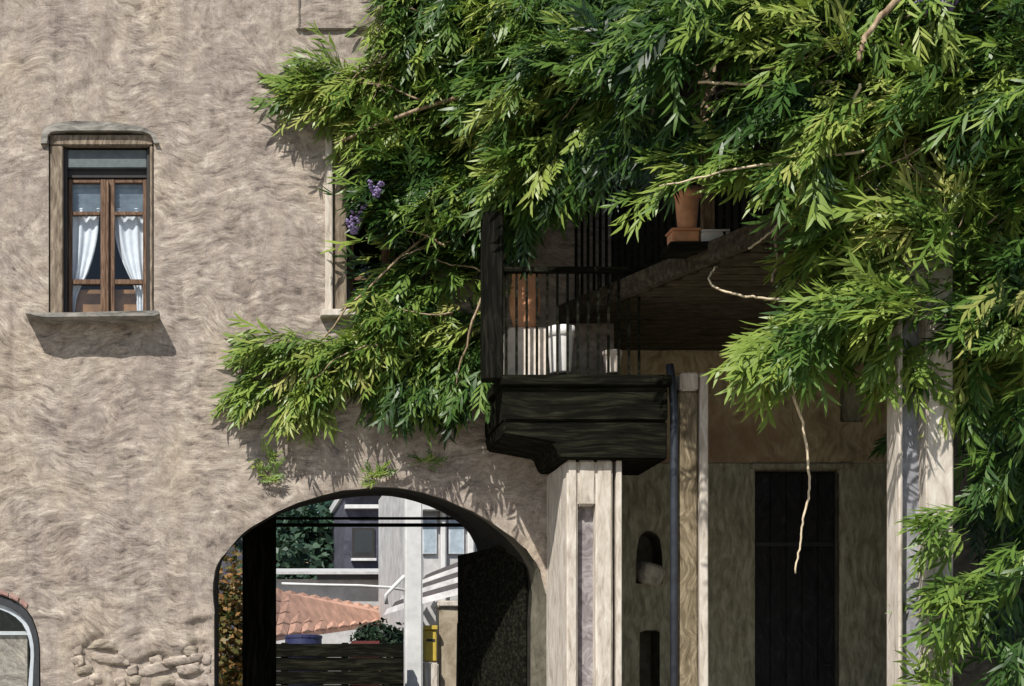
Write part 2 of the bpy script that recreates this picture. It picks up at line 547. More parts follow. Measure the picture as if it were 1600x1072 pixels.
def reveal(poly, y0, y1, mb, poly2=None, close=True):
    poly2 = poly2 or poly
    n = len(poly)
    vs = [(x, y0, z) for x, z in poly] + [(x, y1, z) for x, z in poly2]
    fs = [(i, i + 1, i + 1 + n, i + n) for i in range(n - 1)]
    if close: fs.append((n - 1, 0, n, 2 * n - 1))
    return mb.add(vs, fs)


def densify(pts, step, jit=0.0, rng=random):
    out = []
    for a, b in zip(pts[:-1], pts[1:]):
        L = math.dist(a, b)
        k = max(1, int(L / step))
        for i in range(k):
            t = i / k
            out.append((a[0] + (b[0] - a[0]) * t + rng.uniform(-jit, jit), a[1] + (b[1] - a[1]) * t + rng.uniform(-jit, jit)))
    out.append(pts[-1])
    return out


def smooth_poly(pts, it=2):
    for _ in range(it):
        o = [pts[0]]
        for a, b in zip(pts[:-1], pts[1:]):
            o.append((a[0] * .75 + b[0] * .25, a[1] * .75 + b[1] * .25))
            o.append((a[0] * .25 + b[0] * .75, a[1] * .25 + b[1] * .75))
        o.append(pts[-1])
        pts = o
    return pts


def rect(px0, px1, py0, py1, d):
    return [(X(px0, d), Z(py1, d)), (X(px0, d), Z(py0, d)), (X(px1, d), Z(py0, d)), (X(px1, d), Z(py1, d))]


D = 14.0
# ------------------------------------------------------------------ ground
g = MB()
g.add([(-150, -60, 0), (150, -60, 0), (150, 240, 0), (-150, 240, 0)], [(0, 1, 2, 3)])
go = g.build('ground', M['cobble'])
go['kind'] = 'structure'

# ------------------------------------------------------------------ the rendered stone house
house = empty('stone_house', (0, 0, 0), 'old house with rough beige limewashed facade and a carriage arch', 'house')
arch_px = [(335, 1440), (335, 960), (333, 900), (345, 868), (385, 828), (440, 794), (510, 771), (580, 760), (640, 763), (700, 782),
           (760, 810), (812, 845), (843, 884), (855, 940), (856, 1440)]
arch = [(X(a, D), max(0.0, Z(b, D))) for a, b in arch_px]
arch = arch[:1] + densify(smooth_poly(arch[1:-1], 2), 0.12, 0.008) + arch[-1:]
win1 = rect(76, 240, 206, 494, D)
win2 = rect(520, 684, 208, 486, D)
low_px = [(-112, 1300), (-112, 985), (-104, 955), (-80, 935), (-40, 924), (-8, 926), (25, 938), (48, 958), (60, 990), (63, 1020), (64, 1300)]
low = smooth_poly([(X(a, D), Z(b, D)) for a, b in low_px], 1)
wall_grid('wall', -4.2, 3.6, 0, 8.7, 0.026, [arch, win1, win2, low], 0.0, 0.016, M['facade'], house, rubble=True)
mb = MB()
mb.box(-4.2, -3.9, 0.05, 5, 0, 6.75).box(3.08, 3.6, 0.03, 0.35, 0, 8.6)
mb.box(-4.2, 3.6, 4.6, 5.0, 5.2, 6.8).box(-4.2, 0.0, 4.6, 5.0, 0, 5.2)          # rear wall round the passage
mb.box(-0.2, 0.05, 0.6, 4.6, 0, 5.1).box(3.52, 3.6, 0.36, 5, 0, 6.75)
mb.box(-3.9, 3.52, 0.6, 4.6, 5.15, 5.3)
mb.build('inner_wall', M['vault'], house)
mb = MB()
mb.add([(-4.5, -0.16, 8.72), (3.8, -0.16, 8.72), (3.8, 5.2, 6.75), (-4.5, 5.2, 6.75), (-4.5, -0.16, 8.84), (3.8, -0.16, 8.84), (3.8, 5.2, 6.87), (-4.5, 5.2, 6.87)],
       [(0, 1, 2, 3), (4, 5, 6, 7), (0, 1, 5, 4), (2, 3, 7, 6), (0, 3, 7, 4), (1, 2, 6, 5)])
mb.build('roof', M['tile'], house)
# splayed arch reveal narrowing to an inner arch
DI = 15.5
inner_px = [(342, 1450), (342, 950), (341, 895), (352, 858), (392, 822), (446, 792), (512, 776), (580, 766), (635, 769), (700, 792),
            (742, 822), (762, 872), (758, 930), (722, 962), (716, 1450)]
inner = [(X(a, DI), max(0.0, Z(b, DI))) for a, b in inner_px]
inner = inner[:1] + smooth_poly(inner[1:-1], 2) + inner[-1:]


def resample(pts, n):
    L = [0]
    for a, b in zip(pts[:-1], pts[1:]): L.append(L[-1] + math.dist(a, b))
    out = []
    j = 0
    for i in range(n):
        s = L[-1] * i / (n - 1)
        while j < len(L) - 2 and L[j + 1] < s: j += 1
        t = (s - L[j]) / max(1e-9, L[j + 1] - L[j])
        out.append((pts[j][0] + (pts[j + 1][0] - pts[j][0]) * t, pts[j][1] + (pts[j + 1][1] - pts[j][1]) * t))
    return out


mb = MB()
a60 = resample(arch, 80)
i60 = resample(inner, 80)
mid = [(a[0] * .82 + b[0] * .18, a[1] * .82 + b[1] * .18) for a, b in zip(a60, i60)]
reveal(a60, 0.004, 0.27, mb, mid, close=False)
mb.build('arch_reveal', M['reveal'], house, smooth=True)
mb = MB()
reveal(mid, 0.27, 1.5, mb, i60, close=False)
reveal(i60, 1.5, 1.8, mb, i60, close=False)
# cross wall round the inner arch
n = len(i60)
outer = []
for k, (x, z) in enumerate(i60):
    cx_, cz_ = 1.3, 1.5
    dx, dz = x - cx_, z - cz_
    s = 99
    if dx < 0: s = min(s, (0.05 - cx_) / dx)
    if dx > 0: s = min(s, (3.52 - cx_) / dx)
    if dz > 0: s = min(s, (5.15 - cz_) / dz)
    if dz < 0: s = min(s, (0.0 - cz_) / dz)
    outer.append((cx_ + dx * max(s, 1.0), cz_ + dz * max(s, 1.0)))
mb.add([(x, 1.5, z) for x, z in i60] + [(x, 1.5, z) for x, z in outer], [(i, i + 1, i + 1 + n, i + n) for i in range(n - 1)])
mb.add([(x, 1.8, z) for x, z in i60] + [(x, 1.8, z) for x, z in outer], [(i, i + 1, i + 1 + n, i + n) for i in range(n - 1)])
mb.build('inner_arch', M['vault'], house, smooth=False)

# dark plank door leaf folded back against the right of the arch
leaf_door = MB()
leaf_door.box(-0.6, 0.6, 0.0, 0.02, 0.05, 3.3)
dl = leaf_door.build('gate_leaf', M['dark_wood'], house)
a0, a1 = Vector((2.90, 0.30, 0)), Vector((2.50, 1.44, 0))
dl.location = (a0 + a1) / 2
dl.rotation_euler = (0, 0, math.atan2(a1.y - a0.y, a1.x - a0.x) + math.pi)
pm = None
for k in range(6):
    if pm is None:
        pm_mb = MB().box(-0.093, 0.093, 0.02, 0.05, 0.06, 3.28)
        po = pm_mb.build('plank', M['dark_board'], None, bevel=0.006)
        pm = po.data
    else:
        po = link_mesh('plank', pm)
    po.parent = dl
    po.location = (-0.5 + 0.2 * k, 0, 0)

# timber frame standing in the passage: a dark post and a thin transom
fr = MB().box(X(379, 17), X(431, 17), 2.9, 3.1, 0, Z(700, 17)).build('passage_post', M['dark_board'], house, bevel=0.012)
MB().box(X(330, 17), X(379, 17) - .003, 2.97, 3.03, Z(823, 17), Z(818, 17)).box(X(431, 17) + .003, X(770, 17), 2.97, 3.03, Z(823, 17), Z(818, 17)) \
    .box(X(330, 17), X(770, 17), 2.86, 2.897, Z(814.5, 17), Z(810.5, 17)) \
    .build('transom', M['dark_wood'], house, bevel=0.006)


# --- windows of the facade
def casement_window(px0, px1, py0, py1, full=True):
    """brown box frame, two glazed leaves, sill; returns the window part"""
    d = D
    x0, x1, z1, z0 = X(px0, d), X(px1, d), Z(py0, d), Z(py1, d)
    s = (px1 - px0) / 164.0
    w = MB()
    r = [(x0, z0), (x0, z1), (x1, z1), (x1, z0)]
    reveal(r, 0.003, 0.30, w)
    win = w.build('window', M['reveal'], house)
    u = lambda p: x0 + (x1 - x0) * (p - 76) / 164.0
    v = lambda p: z1 + (z0 - z1) * (p - 206) / 288.0
    # stone-coloured outer frame (left jamb, head, right jamb)
    MB().box(u(77), u(98), 0.02, 0.10, v(493), v(226)).box(u(77), u(239), 0.018, 0.10, v(225.5), v(209)) \
        .box(u(234), u(239), 0.02, 0.10, v(493), v(226)).build('frame', M['brown_frame'], win, bevel=0.008)
    MB().box(u(98.2), u(104), 0.07, 0.28, v(493), v(227)).box(u(229), u(233.6), 0.07, 0.28, v(493), v(227)) \
        .box(u(104.2), u(228.8), 0.13, 0.28, v(270), v(257)).build('inner_frame', M['dark_frame'], win, bevel=0.004)
    MB().box(u(104.2), u(228.8), 0.09, 0.22, v(256.6), v(228)).build('blind_box', M['box_grey'], win, bevel=0.006)
    # two leaves
    for a, b in ((105, 164.5), (169, 228.5)):
        mbv = MB()
        left = a < 150
        wa, wb = (6, 9) if left else (9, 6)
        y0_, y1_ = 0.14, 0.185
        mbv.box(u(a), u(a + wa), y0_, y1_, v(490), v(271)).box(u(b - wb), u(b), y0_, y1_, v(490), v(271))
        for p, q in ((271, 277), (322, 328), (429, 437), (482, 490)):
            mbv.box(u(a + wa) + .0015, u(b - wb) - .0015, y0_ + .003, y1_, v(q), v(p))
        mbv.build('casement', M['casement'], win, bevel=0.004)
        for p, q in ((277, 322), (328, 429), (437, 482)):
            MB().box(u(a + wa) - .004, u(b - wb) + .004, 0.168, 0.172, v(q) - .004, v(p) + .004).build('pane', M['glass'], win)
        if full:
            # blind slats behind the top lights
            for k in range(6):
                MB().bar((u(a + 4), 0.205, v(279 + 8 * k)), (u(b - 4), 0.205, v(279 + 8 * k)), 0.004, 0.046, (0, -0.35, 1)) \
                    .build('blind_slat', M['blind'], win)
            MB().box(u(a + 5), u(b - 5), 0.25, 0.27, v(484), v(440)).build('panel', M['panel_wood'], win, bevel=0.004)
    MB().box(u(164.8), u(168.7), 0.14, 0.18, v(490), v(271)).bar((u(166.7), 0.125, v(490)), (u(166.7), 0.125, v(275)), 0.022, 0.03) \
        .build('mullion', M['casement'], win, bevel=0.003)
    MB().box(u(104.2), u(228.8), 0.11, 0.28, v(494), v(490.4)).build('bottom_rail', M['brown_frame'], win)
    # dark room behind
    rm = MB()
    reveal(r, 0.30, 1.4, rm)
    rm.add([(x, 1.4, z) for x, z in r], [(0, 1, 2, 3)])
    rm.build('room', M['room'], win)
    return win


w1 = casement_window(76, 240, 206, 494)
sl = MB().prism([(X(72, D), Z(506.5, D)), (X(56, D), Z(503.5, D)), (X(42, D), Z(498.5, D)), (X(120, D), Z(497.5, D)), (X(249, D), Z(494.5, D)), (X(251, D), Z(501, D)), (X(242, D), Z(504.5, D))],
                -0.21, 0.13)
sl.build('sill', M['hood'], w1, bevel=0.008)
# worn stone arch-shaped hood over the window head and a thin raised surround
h_out = resample(smooth_poly([(64, 226), (66, 206), (80, 195), (120, 190.5), (180, 193), (238, 203), (249, 226)], 2), 30)
h_in = resample(smooth_poly([(74, 226), (75, 210), (84, 206.5), (120, 205.5), (180, 205.5), (234, 206.5), (241, 226)], 2), 30)
hb_ = MB()
po, pi_ = [(X(a, D), Z(b, D)) for a, b in h_out], [(X(a, D), Z(b, D)) for a, b in h_in]
nn = 30
hb_.add([(x, 0.012, z) for x, z in po] + [(x, -0.035, z) for x, z in po] + [(x, -0.03, z) for x, z in pi_] + [(x, 0.06, z) for x, z in pi_],
        [(r_ * nn + i, r_ * nn + i + 1, (r_ + 1) * nn + i + 1, (r_ + 1) * nn + i) for r_ in range(3) for i in range(nn - 1)])
hb_.build('lintel', M['hood'], w1)
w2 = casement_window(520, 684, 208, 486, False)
MB().box(X(508, D), X(519.5, D), -0.025, 0.06, Z(486, D), Z(206, D)).box(X(508, D), X(696, D), -0.025, 0.06, Z(205.5, D), Z(196, D)) \
    .build('surround', M['pale_stone'], w2, bevel=0.008)
MB().box(X(500, D), X(700, D), -0.1, 0.16, Z(498, D), Z(487, D)).build('sill', M['pale_stone'], w2, bevel=0.008)
# blocked opening: thin raised frame of plaster at the top
MB().box(X(462, D), X(468, D), -0.03, 0.04, Z(48, D), Z(-60, D)).box(X(468.5, D), X(575, D), -0.03, 0.04, Z(48, D), Z(42, D)) \
    .build('blocked_opening_frame', M['facade'], house, bevel=0.01)

# --- low arched window at the lower left
lw = MB()
reveal(low, 0.003, 0.4, lw, close=True)
lowin = lw.build('low_window', M['reveal'], house)
c_in = (X(-24, D), Z(1100, D))


def inset(pts, k):
    out = []
    for x, z in pts:
        dx, dz = x - c_in[0], z - c_in[1]
        L = math.hypot(dx, dz)
        out.append((x - dx / L * k, z - dz / L * k))
    return out


i1, i2, i3 = inset(low, 0.012), inset(low, 0.075), inset(low, 0.12)


def band(pa, pb, y0, y1, mbx):
    nn = len(pa)
    mbx.add([(x, y0, z) for x, z in pa] + [(x, y0, z) for x, z in pb] + [(x, y1, z) for x, z in pa] + [(x, y1, z) for x, z in pb],
            [f for i in range(nn - 1) for f in ((i, i + 1, nn + i + 1, nn + i), (2 * nn + i, 3 * nn + i, 3 * nn + i + 1, 2 * nn + i + 1),
                                                (nn + i, nn + i + 1, 3 * nn + i + 1, 3 * nn + i), (i, 2 * nn + i, 2 * nn + i + 1, i + 1))])
    return mbx


band(i1, i2, 0.02, 0.12, MB()).build('iron_frame', M['iron'], lowin)
band(inset(low, 0.077), i3, 0.05, 0.13, MB()).build('white_frame', M['pale_metal'], lowin)
MB().box(X(-110, D), X(44, D), 0.10, 0.105, Z(1300, D), Z(940, D)).build('pane', M['glass'], lowin)
MB().box(X(-110, D), X(40, D), 0.14, 0.16, Z(1300, D), Z(992, D)).build('blind', M['facade'], lowin)
MB().box(X(-110, D), X(42, D), 0.115, 0.15, Z(991, D), Z(985, D)).build('glazing_bar', M['white_paint'], lowin)
MB().box(X(-115, D), X(70, D), 0.41, 0.5, Z(1300, D), Z(915, D)).build('back_panel', M['dark_plaster'], lowin)
# arch of long pinkish bricks over it, brick by brick
top = [p for p in low if p[1] > Z(962, D)]
segs = resample(top, 10)
for k in range(9):
    a, b = Vector((segs[k][0], 0, segs[k][1])), Vector((segs[k + 1][0], 0, segs[k + 1][1]))
    t = (b - a).normalized()
    def out(p):
        v = Vector((p.x - c_in[0], 0, p.z - c_in[1])).normalized()
        return v if v.z > 0 else -v
    gp = t * 0.003
    h = random.uniform(0.045, 0.058)
    q = [a + gp, b - gp, b - gp + out(b) * h, a + gp + out(a) * h]
    bb = MB().add([(p.x, -0.008 - 0.004 * (k % 2), p.z) for p in q] + [(p.x, 0.1, p.z) for p in q],
                  [(0, 1, 2, 3), (7, 6, 5, 4), (0, 4, 5, 1), (1, 5, 6, 2), (2, 6, 7, 3), (3, 7, 4, 0)])
    bb.build('brick', M['brick'], house, bevel=0.010, rough=0.004)

# --- rubble stones showing through the render low on the wall
rng = random.Random(3)
stone_meshes = []
for k in range(7):
    bm = bmesh.new()
    bmesh.ops.create_icosphere(bm, subdivisions=3, radius=1)
    off = Vector((k * 7.3, k * 2.1, 4))
    for v in bm.verts:
        c = v.co.copy()
        for ax in range(3): c[ax] = math.copysign(abs(c[ax]) ** 0.5, c[ax])
        v.co = c * (1 + 0.34 * mnoise.noise(v.co * 1.1 + off) + 0.16 * mnoise.noise(v.co * 3.0 + off))
    me = bpy.data.meshes.new('stone')
    bm.to_mesh(me)
    bm.free()
    for p in me.polygons: p.use_smooth = True
    me.materials.append(M['facade'] if k % 3 else M['rubble'])
    stone_meshes.append(me)
yr = 966.0
while yr < 1140:
    hcourse = rng.uniform(15, 24)
    px = rng.uniform(88, 125)
    while px < 322:
        hw = rng.uniform(9, 32)
        if px + 2 * hw > 332: hw = (333 - px) / 2
        py = yr + hcourse / 2 + rng.uniform(-5, 5)
        if hw > 6 and rng.random() < min(0.92, (py - 962) / 75):
            o = link_mesh('stone', rng.choice(stone_meshes), house)
            p = P(px + hw, py, D)
            dp_ = rng.uniform(0.05, 0.07)
            o.location = (p.x, dp_ - rng.uniform(-0.014, 0.010), p.z)
            o.scale = (hw * 1.0 / 183, dp_, hcourse * rng.uniform(.38, .52) / 183)
            o.rotation_euler = (rng.uniform(-.2, .1), rng.uniform(-0.3, 0.2), rng.uniform(-.15, .15))
        px += 2 * hw + rng.uniform(0, 6)
    yr += hcourse * 0.96

# --- white net curtains inside the first window
def curtain(pts_l, pts_r, label):
    """cloth between two edge lines given as (px, py)"""
    d = D + 0.215
    rows = len(pts_l)
    mbc = MB()
    nu = 22
    vs, fs = [], []
    for r_ in range(rows):
        for k in range(nu + 1):
            t = k / nu
            px = pts_l[r_][0] * (1 - t) + pts_r[r_][0] * t
            py = pts_l[r_][1] * (1 - t) + pts_r[r_][1] * t
            p = P(px, py, d)
            p.y += 0.012 * math.sin(t * 24 + r_ * 0.12) + 0.010 * math.sin(t * 13.7 + pts_l[0][0] * .05 - r_ * .08)
            vs.append(p)
    for r_ in range(rows - 1):
        for k in range(nu):
            i = r_ * (nu + 1) + k
            fs.append((i, i + 1, i + nu + 2, i + nu + 1))
    mbc.add(vs, fs)
    o = mbc.build('curtain', M['lace'], smooth=True)
    o['label'] = label
    o['category'] = 'curtain'
    return o


def curve_pts(pts, n):
    return resample(smooth_poly(pts, 2), n)


curtain(curve_pts([(104, 326), (106, 400), (108, 440), (106, 490)], 16), curve_pts([(156, 326), (152, 380), (138, 430), (122, 455), (116, 490)], 16),
        'white net curtain drawn aside behind the left casement of the clear window')
curtain(curve_pts([(174, 326), (182, 385), (198, 425), (212, 450), (214, 490)], 16), curve_pts([(230, 326), (229, 400), (228, 440), (230, 490)], 16),
        'white net curtain drawn aside behind the right casement of the clear window')

# ------------------------------------------------------------------ the porch house on the right
DB = 15.0
ph = empty('porch_house', (5.2, 0, 0), 'shaded house with deep porch, black door and timber gallery under the wisteria', 'house')
door = rect(1180, 1311, 735, 1215, DB)
niche = smooth_poly([(X(a, DB), Z(b, DB)) for a, b in ((994, 912), (996, 845), (1008, 828), (1026, 832), (1034, 850), (1036, 912))], 1)
slot = rect(1000, 1031, 985, 1200, DB)
plaque = rect(1312, 1347, 602, 660, DB)
wall_grid('lower_wall', 3.6, 6.9, 0, Z(724, DB), 0.05, [door, niche, slot], 1.0, 0.02, M['porch_stone'], ph)
wall_grid('upper_wall', 3.6, 6.9, Z(724, DB) + 0.002, 5.14, 0.05, [plaque], 0.985, 0.02, M['ochre'], ph, 3.0)
mb = MB()
for r_, dp in ((door, 0.22), (niche, 0.3), (slot, 0.3)):
    reveal(r_, 1.0, 1.0 + dp, mb)
mb.add([(x, 1.3, z) for x, z in niche], [tuple(range(len(niche)))])
mb.add([(x, 1.3, z) for x, z in slot], [(0, 1, 2, 3)])
mb.build('opening_reveal', M['reveal'], ph)
mb = MB()
reveal(plaque, 0.985, 1.05, mb)
mb.add([(x, 1.05, z) for x, z in plaque], [(0, 1, 2, 3)])
mb.build('blind_recess', M['porch_stone'], ph)
dr = MB().box(X(1180, DB), X(1311, DB), 1.10, 1.14, 1.2, Z(735, DB)).build('door', M['door_black'], ph)
dx0, dx1 = X(1183, DB), X(1308, DB)
for k in range(5):
    a = dx0 + (dx1 - dx0) * k / 5
    b = dx0 + (dx1 - dx0) * (k + 1) / 5
    MB().box(a + .003, b - .003, 1.075, 1.099, 1.24, Z(738, DB)).build('plank', M['door_black'], dr, bevel=0.005)
MB().box(X(1185, DB), X(1306, DB), 1.06, 1.074, Z(852, DB), Z(846, DB)).build('iron_strap', M['iron'], dr, bevel=0.003)
MB().tube([(X(1296, DB), 1.075, 2.25), (X(1296, DB), 1.0, 2.25), (X(1286, DB), 1.0, 2.25)], 0.012).build('handle', M['iron'], dr)
# rough stone sticking out of the niche, stone door lintel
o = link_mesh('stone', stone_meshes[2].copy(), ph)
o.data.materials.clear()
o.data.materials.append(M['pale_stone'])
o.location = Vector(P(1015, 897, 15.05)) - ph.location
o.scale = (0.125, 0.16, 0.095)
o.rotation_euler = (0.1, 0.35, 0)
MB().box(X(1172, DB), X(1330, DB), 0.95, 1.05, Z(733, DB), Z(725, DB)).build('door_lintel', M['porch_stone'], ph, bevel=0.01)
# raised floor and steps below
MB().box(3.6, 6.9, -0.35, 1.2, 0, 1.2).box(4.4, 5.6, -0.7, -0.352, 0, 0.9).box(4.4, 5.6, -1.05, -0.702, 0, 0.6).box(4.4, 5.6, -1.4, -1.052, 0, 0.3) \
    .build('stone_steps', M['porch_stone'], ph, bevel=0.01)
# side and upper walls
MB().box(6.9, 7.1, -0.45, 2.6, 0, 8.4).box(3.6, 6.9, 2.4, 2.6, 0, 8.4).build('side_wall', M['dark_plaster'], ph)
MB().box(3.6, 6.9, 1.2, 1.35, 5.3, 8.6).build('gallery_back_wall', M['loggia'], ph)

# left pier: pale stone frame round a grey-mauve recess
DP = 13.25
YP = DP - 14
zt = Z(719, DP)
px0 = 3.03
pier = MB().box(px0, X(903, DP), YP, 0.02, 0, zt).box(X(931, DP), X(957, DP), YP, 0.02, 0, zt) \
    .box(X(903, DP) + .001, X(931, DP) - .001, YP + .002, 0.02, Z(790, DP), zt).build('pier', M['pale_stone'], ph, bevel=0.014, rough=0.007)
MB().box(X(903, DP) - .002, X(931, DP) + .002, YP + 0.10, 0.0, 0, Z(790, DP) + .01).build('recessed_panel', M['mauve_plaster'], pier)
MB().box(X(957, DP), X(963, DP), YP + 0.06, 0.0, 0, zt).build('groove', M['dark_plaster'], pier)
MB().box(X(963.4, DP), X(972, DP), YP + 0.005, 0.0, 0, zt).build('edge_strip', M['pale_stone'], pier, bevel=0.005)

# middle post with downpipe
post = MB().box(X(1060, DP), X(1091, DP), YP, YP + .22, 0, Z(612, DP)).build('post', M['post_wood'], ph, bevel=0.012, rough=0.006)
MB().box(X(1062, DP), X(1090, DP), YP - .03, YP + .22, Z(611, DP), Z(583, DP)).build('capital', M['pale_stone'], post, bevel=0.012)
MB().box(X(1093, DP), X(1106, DP), YP - .015, YP + .2, 0, Z(583, DP)).build('edge_strip', M['pale_stone'], post, bevel=0.006, rough=0.004)
dp = MB().tube([(X(1052, DP), YP - 0.02, 0), (X(1052, DP), YP - 0.02, Z(640, DP)), (X(1049, DP), YP - 0.02, Z(600, DP)), (X(1046, DP), YP, Z(570, DP))], 0.032, 12)
dp.build('downpipe', M['pipe'], ph, smooth=True)

# right pier, out at the front edge of the gallery: grey recess between pale stone edges
DR = 10.75
YR = DR - 14
rp = MB().box(X(1405, DR), X(1411, DR), YR, YR + .2, 0, 5.09).box(X(1448, DR), X(1490, DR), YR, YR + .2, 0, 5.09) \
    .box(X(1411, DR) + .001, X(1448, DR) - .001, YR + .003, YR + .2, 4.35, 5.085).build('pier', M['pale_stone'], ph, bevel=0.010, rough=0.006)
rp['label'] = 'pale stone pier with blue grey recessed panel'
MB().box(X(1410, DR), X(1449, DR), YR + .12, YR + .19, 0, 4.36).build('recessed_panel', M['grey_plaster'], rp, rough=0.006)
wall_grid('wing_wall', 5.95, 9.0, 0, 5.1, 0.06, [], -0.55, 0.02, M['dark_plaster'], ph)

# balcony in front of the facade: dark deck, beams and bars
DA = 13.12
YA = DA - 14
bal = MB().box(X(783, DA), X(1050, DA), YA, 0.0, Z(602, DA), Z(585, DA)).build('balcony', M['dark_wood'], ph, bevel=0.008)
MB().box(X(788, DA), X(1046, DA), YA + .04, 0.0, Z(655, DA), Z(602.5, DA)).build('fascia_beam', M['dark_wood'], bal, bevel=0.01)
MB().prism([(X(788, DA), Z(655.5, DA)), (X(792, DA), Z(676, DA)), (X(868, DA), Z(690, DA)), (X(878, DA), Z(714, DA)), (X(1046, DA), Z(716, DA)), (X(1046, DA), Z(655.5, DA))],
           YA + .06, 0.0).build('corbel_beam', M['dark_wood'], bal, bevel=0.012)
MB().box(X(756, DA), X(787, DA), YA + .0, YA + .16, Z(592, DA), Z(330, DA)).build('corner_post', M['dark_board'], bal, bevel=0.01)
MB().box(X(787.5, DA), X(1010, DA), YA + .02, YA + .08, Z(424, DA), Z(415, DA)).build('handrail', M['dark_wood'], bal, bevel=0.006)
bx = X(793, DA)
bmesh_bar = None
while bx < X(1005, DA):
    if bmesh_bar is None:
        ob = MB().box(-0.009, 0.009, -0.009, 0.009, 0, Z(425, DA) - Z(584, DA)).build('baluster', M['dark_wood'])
        bmesh_bar = ob.data
    else:
        ob = link_mesh('baluster', bmesh_bar)
    ob.parent = bal
    ob.location = Vector((bx, YA + .05, Z(584.5, DA))) - ph.location
    bx += 0.082

# gallery above: boarded floor whose free edge runs out towards the street
zg = 5.12
EA, EB = Vector((3.12, 0.0)), Vector((4.17, -2.62))
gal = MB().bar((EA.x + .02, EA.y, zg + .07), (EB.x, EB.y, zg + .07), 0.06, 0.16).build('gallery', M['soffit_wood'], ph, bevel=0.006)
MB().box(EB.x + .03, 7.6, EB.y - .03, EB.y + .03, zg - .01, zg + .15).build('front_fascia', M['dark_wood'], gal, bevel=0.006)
rngp = random.Random(5)
yy = EB.y + .035
while yy < 0.97:
    w_ = rngp.uniform(0.15, 0.2)
    t = min(1, max(0, (yy - EA.y) / (EB.y - EA.y)))
    xl = (EA.x + (EB.x - EA.x) * t + 0.06) if yy < 0 else 3.62
    MB().box(xl, 7.6 if yy < -0.6 else 6.88, yy, yy + w_ - .012, zg + rngp.uniform(0, .008), zg + .05).build('floor_plank', M['soffit_wood'], gal, bevel=0.004)
    yy += w_
for xj in (5.25, 6.2):
    MB().box(xj, xj + .11, EB.y + .2, 0.96, zg - .13, zg - .004).build('joist', M['dark_wood'], gal, bevel=0.006)
gb = None
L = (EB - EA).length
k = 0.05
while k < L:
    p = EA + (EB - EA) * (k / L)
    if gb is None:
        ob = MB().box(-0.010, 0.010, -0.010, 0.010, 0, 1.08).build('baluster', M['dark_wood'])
        gb = ob.data
    else:
        ob = link_mesh('baluster', gb)
    ob.parent = gal
    ob.location = Vector((p.x + 0.13, p.y, zg + .15)) - ph.location
    k += 0.085
xx = EB.x + 0.15
while xx < 7.5:
    ob = link_mesh('baluster', gb)
    ob.parent = gal
    ob.location = Vector((xx, EB.y + .06, zg + .15)) - ph.location
    xx += 0.11
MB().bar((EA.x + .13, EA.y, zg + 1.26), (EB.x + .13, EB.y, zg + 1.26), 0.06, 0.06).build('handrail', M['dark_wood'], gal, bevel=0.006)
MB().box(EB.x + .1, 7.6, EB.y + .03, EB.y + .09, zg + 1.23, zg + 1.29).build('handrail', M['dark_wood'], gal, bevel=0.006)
cp = EA + (EB - EA) * 0.62
MB().box(cp.x + .08, cp.x + .17, cp.y - .05, cp.y + .05, zg + .15, 7.2).build('roof_post', M['stem'], gal, bevel=0.01)
MB().box(EB.x + .08, EB.x + .2, EB.y + .1, EB.y + .22, zg + .15, 7.2).build('roof_post', M['dark_wood'], gal, bevel=0.01)
mb = MB()
mb.add([(3.3, 0.02, 8.5), (7.6, 0.02, 8.5), (7.6, -2.5, 7.2), (4.3, -2.5, 7.2), (3.3, 0.02, 8.6), (7.6, 0.02, 8.6), (7.6, -2.5, 7.3), (4.3, -2.5, 7.3)],
       [(0, 1, 2, 3), (4, 5, 6, 7), (0, 3, 7, 4), (2, 3, 7, 6), (1, 2, 6, 5)])
mb.box(3.62, 7.6, 0.02, 2.8, 8.5, 8.62)
mb.build('gallery_roof', M['slate'], ph)


# ------------------------------------------------------------------ pots
def pot(name, px, py_base, py_top, half_px, d, mat, label, cat='flower pot', shape='jar'):
    c = P(px, py_base, d)
    h = (py_base - py_top) * d / F
    r = half_px * d / F
    root = empty(name, c, label, cat)
    if shape == 'jar':
        prof = [(0.62 * r, 0), (0.70 * r, 0.03 * h), (0.98 * r, 0.35 * h), (1.0 * r, 0.55 * h), (0.86 * r, 0.84 * h), (0.78 * r, 0.90 * h), (0.9 * r, 0.93 * h)]
        rim = [(0.90 * r, 0.93 * h), (0.98 * r, 0.95 * h), (0.98 * r, h), (0.80 * r, h), (0.76 * r, 0.90 * h)]
    else:
        prof = [(0.72 * r, 0), (0.74 * r, 0.02 * h), (0.92 * r, 0.78 * h)]
        rim = [(0.92 * r, 0.78 * h), (1.0 * r, 0.79 * h), (1.0 * r, h), (0.88 * r, h), (0.84 * r, 0.85 * h)]
    MB().lathe(c, prof, 24).build('body', mat, root, smooth=True)
    MB().lathe(c, rim, 24).build('rim', mat, root, smooth=True)
    return root


pot('tall_jar', 820, 517, 428, 24, 13.55, M['terracotta'], 'tall terracotta jar on a pale block behind the balcony bars')
blk = MB().box(X(790, 13.55), X(851, 13.55), -0.58, -0.30, Z(584.5, 13.3), Z(517.2, 13.55)).build('stone_block', M['pale_pot'], bevel=0.012, rough=0.004)
blk['label'] = 'pale buff block under the tall jar on the balcony deck'
blk['category'] = 'block'
pot('white_planter', 876, 583.5, 512, 22, 13.3, M['white_pot'], 'white planter standing on the balcony deck beside the pale block', shape='pot')
pot('small_pot', 957, 583.5, 549, 15, 13.3, M['pale_pot'], 'small buff pot on the balcony deck under the gallery', shape='pot')
